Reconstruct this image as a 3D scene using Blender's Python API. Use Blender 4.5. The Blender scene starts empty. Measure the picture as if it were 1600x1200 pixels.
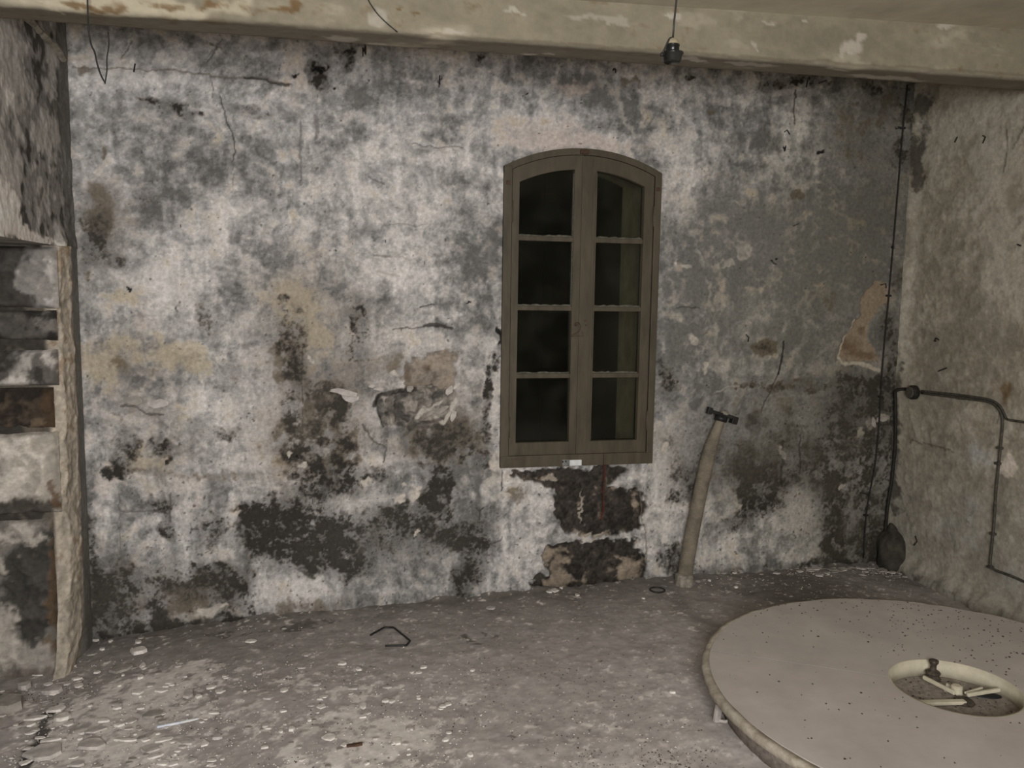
import bpy, bmesh, math, random
import numpy as np
from mathutils import Vector, Matrix

# ------------------------------------------------------------------ camera, light, exposure
scene = bpy.context.scene
COL = scene.collection
YAW, PITCH, ROLL, FPX = math.radians(13.106), math.radians(6.261), math.radians(0.889), 1304.66
CAM = np.array([0.0, -3.908, 1.5])
def cam_axes():
    cy, sy, cp, sp = math.cos(YAW), math.sin(YAW), math.cos(PITCH), math.sin(PITCH)
    F = np.array([sy*cp, cy*cp, -sp]); R = np.array([cy, -sy, 0.0]); U = np.cross(R, F)
    cr, sr = math.cos(ROLL), math.sin(ROLL)
    return R*cr + U*sr, -R*sr + U*cr, F
CR, CU, CF = cam_axes()
cd = bpy.data.cameras.new('camera'); cam = bpy.data.objects.new('camera', cd); COL.objects.link(cam)
cd.sensor_fit = 'HORIZONTAL'; cd.sensor_width = 36.0; cd.lens = FPX/1600*36; cd.clip_start = 0.02
cam.matrix_world = Matrix(((CR[0], CU[0], -CF[0], CAM[0]), (CR[1], CU[1], -CF[1], CAM[1]),
                           (CR[2], CU[2], -CF[2], CAM[2]), (0, 0, 0, 1)))
scene.camera = cam

world = bpy.data.worlds.new('world'); scene.world = world; world.use_nodes = True
world.node_tree.nodes['Background'].inputs[0].default_value = (0.62, 0.66, 0.70, 1)
world.node_tree.nodes['Background'].inputs[1].default_value = 0.35
def area(name, loc, rot, sx, sy, power, col):
    l = bpy.data.lights.new(name, 'AREA'); l.shape = 'RECTANGLE'; l.size = sx; l.size_y = sy
    l.energy = power; l.color = col
    o = bpy.data.objects.new(name, l); COL.objects.link(o); o.location = loc; o.rotation_euler = rot
    return o
# daylight falling in through the wide window in the rear wall, behind the photographer
area('window_daylight', (-0.15, -5.25, 1.72), (math.radians(84), 0, 0), 1.6, 1.25, 150.0, (1.0, 0.985, 0.968))
vs = scene.view_settings
vs.view_transform = 'Standard'; vs.look = 'None'; vs.gamma = 1.0; vs.use_curve_mapping = False
vs.exposure = 0.0

# ------------------------------------------------------------------ helpers
def ray(x, y): return CF*FPX + CR*(x-800.0) - CU*(y-600.0)
def hit(x, y, axis, v):
    d = ray(x, y); t = (v - CAM[axis])/d[axis]; return CAM + t*d
def on_wall(x, y, Y=0.0): return hit(x, y, 1, Y)
def on_z(x, y, z): return hit(x, y, 2, z)
def on_x(x, y, X): return hit(x, y, 0, X)
FLX = [-4, -1.9, -1.02, -0.54, -0.3, 0.03, 0.45, 0.86, 1.2, 1.6, 2.2, 3.2]
FLZ = [-.085, -.085, -.082, -.04, -.026, -.014, -.004, .003, .018, .036, .04, .042]
def floor_z(x): return np.interp(x, FLX, FLZ)
def on_floor(x, y):
    z = 0.0
    for _ in range(12):
        p = on_z(x, y, z); z = float(floor_z(p[0]))
    return np.array([p[0], p[1], z])

def lin(c):
    c = np.asarray(c, float)/255.0
    return np.where(c <= 0.04045, c/12.92, ((c+0.055)/1.055)**2.4)
KA = 1.55
def alb(r, g, b): return np.minimum(lin((r, g, b))*KA, 0.85)

_lat = {}
def vnoise(u, v, seed):
    if seed not in _lat: _lat[seed] = np.random.default_rng(seed).random((256, 256))
    L = _lat[seed]
    iu = np.floor(u).astype(np.int64); iv = np.floor(v).astype(np.int64)
    fu = u-iu; fv = v-iv
    fu = fu*fu*fu*(fu*(fu*6-15)+10); fv = fv*fv*fv*(fv*(fv*6-15)+10)
    a = L[iu & 255, iv & 255]; b = L[(iu+1) & 255, iv & 255]
    c = L[iu & 255, (iv+1) & 255]; d = L[(iu+1) & 255, (iv+1) & 255]
    return (a*(1-fu)+b*fu)*(1-fv)+(c*(1-fu)+d*fu)*fv
def fbm(u, v, scale, octv=4, seed=1, gain=0.55, aspect=1.0):
    s = 0; a = 1.0; n2 = 0; f = scale
    for k in range(octv):
        if aspect == 1.0:
            ca, sa = math.cos(.6+1.1*k), math.sin(.6+1.1*k); uu, vv = u*ca-v*sa, u*sa+v*ca
        else: uu, vv = u*aspect, v
        s = s + a*(vnoise(uu*f+17.3*k, vv*f+9.1*k, seed+k)-0.5); n2 += (a*0.24)**2; a *= gain; f *= 2.03
    return s/math.sqrt(n2)          # about unit deviation
def sst(a, b, x):
    t = np.clip((x-a)/(b-a), 0, 1); return t*t*(3-2*t)
def mixc(c, col, m): return c*(1-m[..., None]) + np.asarray(col)*m[..., None]

class Painter:
    """Places stains, chips, lines on a surface; U, V are the surface's own metric coordinates."""
    def __init__(s, U, V, tosurf, warp=0.012, seed=50):
        s.U, s.V, s.to = U, V, tosurf
        s.wu = U + warp*fbm(U, V, 9, 3, seed) + warp*.45*fbm(U, V, 45, 2, seed+9)
        s.wv = V + warp*fbm(U, V, 9, 3, seed+20) + warp*.45*fbm(U, V, 45, 2, seed+29)
    def scale(s, x, y):
        a = s.to(x-4, y-4); b = s.to(x+4, y+4)
        return abs(b[0]-a[0])/8, abs(b[1]-a[1])/8
    def blobs(s, lst, hard=False):
        D = np.zeros_like(s.U)
        for e in lst:
            x, y, rx, ry, w = e[:5]; ang = math.radians(e[5]) if len(e) > 5 else 0
            c = s.to(x, y); sx, sy = s.scale(x, y)
            ru, rv = max(rx*sx, .002), max(ry*sy, .002); R = 1.9*max(ru, rv)+.04
            m = (np.abs(s.U-c[0]) < R) & (np.abs(s.V-c[1]) < R)
            if not m.any(): continue
            du = s.wu[m]-c[0]; dv = s.wv[m]-c[1]
            if ang: du, dv = du*math.cos(ang)-dv*math.sin(ang), du*math.sin(ang)+dv*math.cos(ang)
            r2 = (du/ru)**2+(dv/rv)**2
            D[m] = D[m] + w*(np.clip((1.15-np.sqrt(r2))*3, 0, 1) if hard else np.exp(-r2*r2*.5-r2*.35))
        return D
    def poly(s, pts, soft=.006):
        P = np.array([s.to(*p) for p in pts]); lo = P.min(0)-.05; hi = P.max(0)+.05
        out = np.zeros_like(s.U)
        m = (s.U > lo[0]) & (s.U < hi[0]) & (s.V > lo[1]) & (s.V < hi[1])
        u = s.wu[m]; v = s.wv[m]; ins = np.zeros(u.shape, bool); dist = np.full(u.shape, 9.0)
        for i in range(len(P)):
            a, b = P[i], P[(i+1) % len(P)]
            dy = b[1]-a[1] if abs(b[1]-a[1]) > 1e-9 else 1e-9
            c = ((a[1] > v) != (b[1] > v)) & (u < (b[0]-a[0])*(v-a[1])/dy+a[0]); ins ^= c
            d = b-a; t = np.clip(((u-a[0])*d[0]+(v-a[1])*d[1])/(d@d+1e-12), 0, 1)
            dist = np.minimum(dist, np.hypot(u-a[0]-t*d[0], v-a[1]-t*d[1]))
        sd = np.where(ins, dist, -dist)
        out[m] = sst(-soft, soft, sd); return out
    def line(s, pts, w, wob=.35):
        P = np.array([s.to(*p) for p in pts]); out = np.zeros_like(s.U); sx, sy = s.scale(*pts[0]); r = w*(sx+sy)/4
        for a, b in zip(P[:-1], P[1:]):
            lo = np.minimum(a, b)-.03; hi = np.maximum(a, b)+.03
            m = (s.U > lo[0]) & (s.U < hi[0]) & (s.V > lo[1]) & (s.V < hi[1])
            u = s.U[m]*(1-wob)+s.wu[m]*wob; v = s.V[m]*(1-wob)+s.wv[m]*wob
            d = b-a; t = np.clip(((u-a[0])*d[0]+(v-a[1])*d[1])/(d@d+1e-12), 0, 1)
            dd = np.hypot(u-a[0]-t*d[0], v-a[1]-t*d[1])
            out[m] = np.maximum(out[m], 1-sst(r*.6, r*1.3+.001, dd))
        return out

def grid_mesh(name, P, colr, keep=None, flip=False):
    """P: (n,m,3) positions, colr: (n,m,3) linear colours."""
    n, m = P.shape[:2]; idx = np.arange(n*m).reshape(n, m)
    q = np.stack([idx[:-1, :-1], idx[1:, :-1], idx[1:, 1:], idx[:-1, 1:]], -1).reshape(-1, 4)
    if flip: q = q[:, ::-1]
    if keep is not None: q = q[keep.reshape(-1)]
    me = bpy.data.meshes.new(name)
    me.vertices.add(n*m); me.vertices.foreach_set('co', P.reshape(-1).astype(np.float32))
    k = len(q); me.loops.add(k*4); me.loops.foreach_set('vertex_index', q.reshape(-1).astype(np.int32))
    me.polygons.add(k); me.polygons.foreach_set('loop_start', np.arange(0, k*4, 4, dtype=np.int32))
    me.polygons.foreach_set('loop_total', np.full(k, 4, np.int32))
    me.polygons.foreach_set('use_smooth', np.ones(k, bool))
    me.update(calc_edges=True); set_col(me, colr.reshape(-1, 3)); return me
def set_col(me, c):
    at = me.color_attributes.new('stain', 'FLOAT_COLOR', 'POINT')
    rgba = np.ones((len(me.vertices), 4), np.float32); rgba[:, :3] = c
    at.data.foreach_set('color', rgba.reshape(-1))
def link(name, me, mat=None, parent=None, loc=None, rot=None):
    o = bpy.data.objects.new(name, me); COL.objects.link(o)
    if mat is not None and me is not None and len(me.materials) == 0: me.materials.append(mat)
    if parent is not None: o.parent = parent
    if loc is not None: o.location = [float(v) for v in loc]
    if rot is not None: o.rotation_euler = rot
    return o
def empty(name, loc, parent=None): return link(name, None, parent=parent, loc=loc)
def tag(o, label, cat, group=None):
    o['label'] = label; o['category'] = cat
    if group: o['group'] = group
    return o
def struct(o, label=None):
    o['kind'] = 'structure'
    if label: o['label'] = label
    return o
def bm_mesh(name, bm, smooth=False):
    bmesh.ops.recalc_face_normals(bm, faces=bm.faces)
    me = bpy.data.meshes.new(name); bm.to_mesh(me); bm.free()
    if smooth: me.polygons.foreach_set('use_smooth', np.ones(len(me.polygons), bool))
    return me
def box_bm(lo, hi, bev=0.0, bm=None):
    bm2 = bmesh.new(); bmesh.ops.create_cube(bm2, size=1)
    for v in bm2.verts: v.co = Vector([lo[i]+(v.co[i]+.5)*(hi[i]-lo[i]) for i in range(3)])
    if bev: bmesh.ops.bevel(bm2, geom=bm2.edges[:], offset=bev, segments=2, affect='EDGES', profile=.6)
    if bm is None: return bm2
    t = bpy.data.meshes.new('t'); bm2.to_mesh(t); bm2.free(); bm.from_mesh(t); bpy.data.meshes.remove(t); return bm
def lathe_bm(prof, seg=32, a0=0.0, a1=2*math.pi, bm=None):
    bm = bm or bmesh.new(); full = abs(a1-a0-2*math.pi) < 1e-6; n = seg if full else seg+1; rings = []
    for i in range(n):
        a = a0+(a1-a0)*i/seg; c, s = math.cos(a), math.sin(a)
        rings.append([bm.verts.new((r*c, r*s, z)) for r, z in prof])
    for i in range(seg):
        A, B = rings[i], rings[(i+1) % n]
        for j in range(len(prof)-1):
            try: bm.faces.new((A[j], B[j], B[j+1], A[j+1]))
            except ValueError: pass
    if not full:
        bm.faces.new(rings[0]); bm.faces.new(rings[-1][::-1])
    bmesh.ops.remove_doubles(bm, verts=bm.verts[:], dist=1e-6)
    return bm
def tube_bm(pts, rad, seg=8, bm=None, caps=True):
    bm = bm or bmesh.new(); P = [Vector([float(c) for c in p]) for p in pts]; n = len(P)
    rad = rad if hasattr(rad, '__len__') else [rad]*n; rings = []; up = None
    for i in range(n):
        t = (P[min(i+1, n-1)]-P[max(i-1, 0)]).normalized()
        if up is None: up = t.orthogonal().normalized()
        up = (up-t*up.dot(t)).normalized(); w = t.cross(up)
        rings.append([bm.verts.new(P[i]+(up*math.cos(2*math.pi*k/seg)+w*math.sin(2*math.pi*k/seg))*rad[i]) for k in range(seg)])
    for A, B in zip(rings[:-1], rings[1:]):
        for k in range(seg): bm.faces.new((A[k], A[(k+1) % seg], B[(k+1) % seg], B[k]))
    if caps: bm.faces.new(rings[0][::-1]); bm.faces.new(rings[-1])
    return bm
def smooth_path(pts, n=8):
    P = [np.asarray(p, float) for p in pts]; P = [2*P[0]-P[1]]+P+[2*P[-1]-P[-2]]; out = []
    for i in range(1, len(P)-2):
        for k in range(n):
            t = k/n; a, b, c, d = P[i-1], P[i], P[i+1], P[i+2]
            out.append(.5*((2*b)+(-a+c)*t+(2*a-5*b+4*c-d)*t*t+(-a+3*b-3*c+d)*t**3))
    out.append(P[-2]); return out

# ------------------------------------------------------------------ materials
def new_mat(name):
    m = bpy.data.materials.new(name); m.use_nodes = True; nt = m.node_tree
    return m, nt, nt.nodes['Principled BSDF']
def stain_mat(name, rough=.92, fine=55, amt=.22, bump=.25, bdist=.004):
    m, nt, b = new_mat(name); N = nt.nodes.new; L = nt.links.new
    at = N('ShaderNodeAttribute'); at.attribute_name = 'stain'
    tc = N('ShaderNodeTexCoord'); n1 = N('ShaderNodeTexNoise'); n1.inputs['Scale'].default_value = fine
    n1.inputs['Detail'].default_value = 6; n1.inputs['Roughness'].default_value = .65
    L(tc.outputs['Object'], n1.inputs['Vector'])
    r = N('ShaderNodeMapRange'); r.inputs['From Min'].default_value = .3; r.inputs['From Max'].default_value = .7
    r.inputs['To Min'].default_value = 1-amt; r.inputs['To Max'].default_value = 1+amt
    L(n1.outputs['Fac'], r.inputs['Value'])
    mx = N('ShaderNodeVectorMath'); mx.operation = 'SCALE'; L(at.outputs['Color'], mx.inputs[0]); L(r.outputs['Result'], mx.inputs['Scale'])
    L(mx.outputs['Vector'], b.inputs['Base Color']); b.inputs['Roughness'].default_value = rough
    b.inputs['Specular IOR Level'].default_value = .15
    n2 = N('ShaderNodeTexNoise'); n2.inputs['Scale'].default_value = fine*1.7; n2.inputs['Detail'].default_value = 5
    L(tc.outputs['Object'], n2.inputs['Vector'])
    bp = N('ShaderNodeBump'); bp.inputs['Strength'].default_value = bump; bp.inputs['Distance'].default_value = bdist
    L(n2.outputs['Fac'], bp.inputs['Height']); L(bp.outputs['Normal'], b.inputs['Normal']); return m
def noise_mat(name, c1, c2, scale=20, rough=.7, detail=5, lo=.35, hi=.65, metal=0.0, bump=.15, bdist=.002, spec=.3, stretch=None):
    m, nt, b = new_mat(name); N = nt.nodes.new; L = nt.links.new
    tc = N('ShaderNodeTexCoord'); n1 = N('ShaderNodeTexNoise'); n1.inputs['Scale'].default_value = scale
    n1.inputs['Detail'].default_value = detail; n1.inputs['Roughness'].default_value = .65
    src = tc.outputs['Object']
    if stretch:
        mp = N('ShaderNodeMapping'); mp.inputs['Scale'].default_value = stretch; L(src, mp.inputs['Vector']); src = mp.outputs['Vector']
    L(src, n1.inputs['Vector'])
    cr = N('ShaderNodeValToRGB'); cr.color_ramp.elements[0].position = lo; cr.color_ramp.elements[1].position = hi
    cr.color_ramp.elements[0].color = (*c1, 1); cr.color_ramp.elements[1].color = (*c2, 1)
    L(n1.outputs['Fac'], cr.inputs['Fac']); L(cr.outputs['Color'], b.inputs['Base Color'])
    b.inputs['Roughness'].default_value = rough; b.inputs['Metallic'].default_value = metal
    b.inputs['Specular IOR Level'].default_value = spec
    if bump:
        bp = N('ShaderNodeBump'); bp.inputs['Strength'].default_value = bump; bp.inputs['Distance'].default_value = bdist
        L(n1.outputs['Fac'], bp.inputs['Height']); L(bp.outputs['Normal'], b.inputs['Normal'])
    return m
def A(r, g, b): return tuple(float(v) for v in alb(r, g, b))
M = {}
M['wall'] = stain_mat('mouldy_plaster'); M['floor'] = stain_mat('dirty_concrete', fine=40, amt=.10, bump=.12)
M['beam'] = stain_mat('painted_beam', fine=30, amt=.10, bump=.2)
M['frame'] = noise_mat('olive_paint', A(55, 50, 40), A(70, 63, 51), 9, .6, stretch=(3, 3, .6))
M['putty'] = noise_mat('old_putty', A(58, 57, 49), A(88, 85, 76), 60, .8)
M['black'] = noise_mat('black_rubber', (.012, .012, .012), (.03, .03, .028), 30, .45)
M['bakelite'] = noise_mat('black_bakelite', (.008, .008, .007), (.02, .02, .018), 25, .22, bump=0)
M['bakelite_pale'] = noise_mat('worn_bakelite', A(95, 88, 72), A(120, 112, 92), 40, .5)
M['cable'] = noise_mat('dusty_cable', A(44, 42, 38), A(70, 67, 60), 60, .7)
M['cable_dark'] = noise_mat('dark_cable', A(20, 19, 17), A(36, 34, 31), 60, .7)
M['rust'] = noise_mat('rusty_iron', A(40, 30, 24), A(75, 55, 42), 90, .8)
M['iron'] = noise_mat('dark_iron', A(38, 34, 29), A(78, 72, 64), 70, .65, metal=.2)
M['hose'] = noise_mat('grey_beige_hose', A(88, 82, 72), A(116, 108, 95), 14, .75, stretch=(1, 1, 1))
M['mortar'] = noise_mat('pale_mortar', A(96, 92, 84), A(132, 126, 116), 45, .95, bump=.5)
M['lump'] = noise_mat('dark_mortar', A(34, 32, 28), A(62, 59, 53), 14, .95, bump=.6, bdist=.01)
M['flake'] = noise_mat('white_plaster', A(158, 153, 147), A(196, 190, 184), 25, .9)
M['flake2'] = noise_mat('grey_plaster', A(132, 127, 123), A(166, 160, 155), 25, .9)
M['flake3'] = noise_mat('dirty_plaster', A(108, 104, 99), A(138, 133, 126), 25, .9)
M['grit_dark'] = noise_mat('dark_grit', A(38, 34, 31), A(62, 57, 52), 80, .95)
M['disc'] = noise_mat('dusty_pale_board', A(149, 142, 138), A(165, 158, 153), 5, .85, lo=.3, hi=.7, bump=.12)
M['disc_rim'] = noise_mat('chipped_rim', A(122, 114, 100), A(158, 151, 140), 22, .85, bump=.4)
M['cream'] = noise_mat('cream_paint', A(158, 152, 134), A(178, 172, 154), 12, .6)
M['dust'] = noise_mat('grey_dust', A(96, 90, 84), A(130, 122, 115), 50, .95, bump=.5)
M['pit'] = noise_mat('dark_opening', (.006, .008, .01), (.014, .016, .018), 20, .6)
M['sticker'] = noise_mat('white_sticker', A(170, 172, 172), A(186, 188, 188), 30, .6)
M['plate'] = noise_mat('grey_metal_plate', A(84, 84, 82), A(110, 110, 108), 60, .5)
M['red'] = noise_mat('red_wire', A(44, 24, 20), A(56, 31, 26), 60, .6)
M['blue'] = noise_mat('pale_blue_plastic', A(150, 158, 178), A(186, 188, 192), 30, .4)
M['green'] = noise_mat('dark_green_plastic', A(20, 46, 34), A(32, 60, 46), 30, .4)
M['stone'] = stain_mat('old_masonry', fine=45, amt=.22, bump=.4)
M['niche'] = noise_mat('limewashed_reveal', A(150, 146, 130), A(185, 180, 162), 9, .9)
M['shutter'] = noise_mat('dark_shutter_board', (.004, .006, .004), (.009, .011, .008), 12, .8)
def glass_mat():
    m, nt, b = new_mat('grimy_glass'); N = nt.nodes.new; L = nt.links.new
    out = nt.nodes['Material Output']; nt.nodes.remove(b)
    tr = N('ShaderNodeBsdfTransparent'); tr.inputs[0].default_value = (.68, .68, .63, 1)
    gl = N('ShaderNodeBsdfGlossy'); gl.inputs['Roughness'].default_value = .09; gl.inputs['Color'].default_value = (.9, .95, .9, 1)
    df = N('ShaderNodeBsdfDiffuse'); df.inputs[0].default_value = (.12, .12, .10, 1)
    fr = N('ShaderNodeFresnel'); fr.inputs[0].default_value = 1.35
    m1 = N('ShaderNodeMixShader'); L(fr.outputs[0], m1.inputs[0]); L(tr.outputs[0], m1.inputs[1]); L(gl.outputs[0], m1.inputs[2])
    tc = N('ShaderNodeTexCoord'); n = N('ShaderNodeTexNoise'); n.inputs['Scale'].default_value = 6; n.inputs['Detail'].default_value = 6
    L(tc.outputs['Object'], n.inputs['Vector'])
    r = N('ShaderNodeMapRange'); r.inputs['From Min'].default_value = .45; r.inputs['From Max'].default_value = .8
    r.inputs['To Min'].default_value = .01; r.inputs['To Max'].default_value = .09; L(n.outputs['Fac'], r.inputs['Value'])
    m2 = N('ShaderNodeMixShader'); L(r.outputs['Result'], m2.inputs[0]); L(m1.outputs[0], m2.inputs[1]); L(df.outputs[0], m2.inputs[2])
    L(m2.outputs[0], out.inputs[0]); return m
M['glass'] = glass_mat()

XR, XL, YREAR = 3.06, -1.0, -5.3
def ceil_z(x): return 2.505+.03*np.asarray(x)

# ------------------------------------------------------------------ back wall
WX0, WX1, WZ0, WZ1 = .852, 1.641, .652, 2.088      # window outer frame
WAX, WAR = 1.2465, None
RISE = .098
WAR = ((.5*(WX1-WX0))**2+RISE**2)/(2*RISE); WAZ = WZ1+RISE-WAR
def arch_z(x, d=0.0): return WAZ+np.sqrt(np.maximum((WAR-d)**2-(np.asarray(x)-WAX)**2, 0))

def paint_back(U, V):
    P = Painter(U, V, lambda x, y: on_wall(x, y)[[0, 2]])
    W1 = U+.012*fbm(U, V, 4, 3, 171)+.0035*fbm(U, V, 30, 3, 174); W2 = V+.012*fbm(U, V, 4, 3, 181)+.0035*fbm(U, V, 30, 3, 184)
    n1 = fbm(U, V, 2.2, 4, 101); n2 = fbm(W1, W2, 7, 4, 111); n3 = fbm(W1, W2, 22, 4, 121); n4 = fbm(U, V, 75, 3, 131, .7)
    n5 = fbm(W1, W2, 5, 4, 141, aspect=.6); st = fbm(W1, V, 3.5, 4, 151, .6, aspect=8); hz = fbm(U+.5*W2, W2, 26, 3, 161, .6, aspect=.2)
    light = [(640,330,110,60,.7),(560,260,60,60,.5),(700,255,45,22,.9),(640,200,40,70,.4),(860,210,90,35,1.3),(1075,255,45,35,.9),(1060,300,30,40,.6),
        (380,655,75,60,.9),(400,722,90,14,1.0),(300,790,25,110,.7),(520,800,45,22,1.1),(440,930,50,35,1.0),(490,925,45,25,1.0),(330,945,0,0,0),
        (815,820,55,100,1.0),(1030,800,28,90,1.1),(1235,820,40,45,1.0),(1160,850,70,30,.8),(260,450,70,40,1.0),(265,430,60,60,.5),(620,420,70,30,.8),
        (655,440,50,20,.8),(560,430,25,20,.7),(170,120,60,40,.7),(280,130,110,22,.7),(440,90,25,15,.8),(490,190,18,40,.8),(790,300,20,55,1.2),(690,85,35,10,1.3),
        (780,700,12,60,1.0),(350,350,40,40,.5),(380,330,60,30,.6),(1210,240,30,16,.8),(160,790,8,60,.9),(240,760,60,20,.5),(410,680,60,25,.8),(790,770,30,25,.9),
        (1155,160,22,14,.7),(1240,200,25,20,.5),(560,730,20,30,.7),(760,560,10,40,.8),(1300,850,20,30,.5),(960,750,20,20,.8),(1050,730,20,60,.7),(470,640,8,30,.7)]
    grey = [(360,255,95,60,.8),(570,155,28,22,1.5),(560,205,22,20,.9),(250,320,40,30,.8),(420,420,70,60,.6),(760,420,40,90,.9),(690,400,60,60,.4),(770,385,9,40,1.0),
        (830,112,40,25,.9),(960,165,40,40,.7),(1012,185,40,24,1.6),(930,135,40,20,.8),(1130,180,30,22,1.1),(1165,220,40,22,.9),(1160,262,45,16,.9),(1230,470,170,140,1.1),
        (1240,350,150,50,.6),(1340,300,70,100,.7),(1080,500,55,130,.9),(770,790,60,55,1.2),(740,900,0,0,0),(710,270,30,10,.6),(690,200,40,40,.6),(520,340,20,40,.4),
        (650,150,90,30,.3),(720,330,30,60,.5),(1290,430,80,50,.4),(540,700,30,30,.0),(250,60,110,14,.9),(330,100,80,25,.5),(420,210,0,0,0),(1380,420,40,60,.5),(680,585,10,8,0),
        (735,740,25,15,.8),(610,690,60,20,.6),(1100,120,40,25,.5),(895,128,30,16,.7),(730,290,70,12,.6),(555,590,50,30,.9),(470,590,30,30,.4)]
    T = .22*n2+.12*n5+.30*n3+.12*hz+(.12+.16*sst(1.3, .4, V))*st+.22*n1+.12*n4+.10*sst(1.6, .8, U) + .95*P.blobs(light) - 1.0*P.blobs(grey)
    c = np.zeros(U.shape+(3,))+np.array(alb(120, 118, 116))
    c = mixc(c, alb(106, 105, 103), sst(-.58, -.66, T)); c = mixc(c, alb(93, 92, 90), sst(-1.0, -1.1, T))
    c = mixc(c, alb(130, 128, 125), sst(-.30, -.22, T)); c = mixc(c, alb(140, 138, 136), sst(.0, .07, T))
    c = mixc(c, alb(150, 147, 145), sst(.30, .37, T)); c = mixc(c, alb(160, 157, 154), sst(.66, .74, T))
    c = mixc(c, alb(170, 166, 163), sst(1.05, 1.15, T))
    c *= (1+.07*n3+.05*n4+.05*st)[..., None]
    flat = np.clip(P.blobs([(1230,460,190,150,.9),(1330,330,90,140,.6),(1150,330,80,60,.4)]), 0, 1)*.55
    c = mixc(c, alb(106, 105, 101), flat)
    # pinkish limewash above the window and warm cream / yellow areas
    c = mixc(c, alb(160, 147, 139), np.clip(P.blobs([(860,215,80,30,1),(960,230,60,12,.6),(900,135,30,9,1),(1045,300,15,20,.5),(480,120,35,50,.5),(225,490,30,30,.5),(160,700,30,90,.4),(300,780,30,80,.35)])+.25*n3-.15, 0, 1)*.75)
    cr = P.blobs([(155,575,32,38,1.2),(285,560,45,26,1),(315,575,18,20,.9),(205,465,24,20,.8),(230,545,80,25,.6),(480,500,45,45,.8),(510,540,50,30,.6),(440,720,25,15,.7),(380,460,30,20,.4),(455,470,40,30,.6),(230,720,45,20,.7),(1265,455,35,25,.4),(300,960,50,25,.5),(1110,145,0,0,0)])
    c = mixc(c, alb(150, 139, 117), np.clip(sst(.25, 1.2, cr+.25*n3+.2*n2)*.7, 0, 1))
    wash = P.blobs([(500,520,110,100,.8),(490,690,110,90,.9),(200,590,90,70,.6),(700,620,80,70,.5),(250,720,70,50,.5),(300,930,110,50,.5),(160,350,50,80,.5)])
    c = mixc(c, alb(120, 109, 97), np.clip(wash*(.42+.16*n3+.12*n2), 0, .7))
    # brown damp
    br = P.blobs([(155,345,34,48,1.1),(150,295,22,18,.6),(190,575,18,28,.8),(445,560,26,70,.9),(490,690,70,55,1.1),(700,690,62,42,1.2),(520,620,40,25,.8),(560,560,60,40,.4),(680,580,40,30,.5),
        (260,930,50,40,.6),(310,925,55,32,.7),(390,905,10,40,.9),(450,950,60,14,.8),(530,945,40,18,.6),(215,740,40,12,.5),(325,740,90,10,.6),(380,790,40,8,.5),(165,200,10,8,.9),(163,235,7,11,1.2),(130,110,14,8,1.0),
        (1190,545,22,14,1.5),(1250,602,95,8,1.0),(1330,210,55,50,.7),(1400,170,50,40,.7),(1205,135,22,16,.9),(1110,175,10,8,1.0),(1245,305,12,6,1.1),(1130,270,12,10,.5),(985,130,18,7,.9),(1300,470,20,20,.6),
        (620,570,25,25,.6),(245,585,20,14,.5),(180,950,60,30,.4),(780,360,12,8,.5),(560,770,20,15,.4),(330,515,20,30,.5),(810,770,25,18,.7),(540,720,30,20,.7)])
    c = mixc(c, alb(82, 72, 57), np.clip(sst(.3, 1.0, br*(1+.3*n3)+.16*n2*br+.12*n4*(br > .1))*.78, 0, 1))
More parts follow.
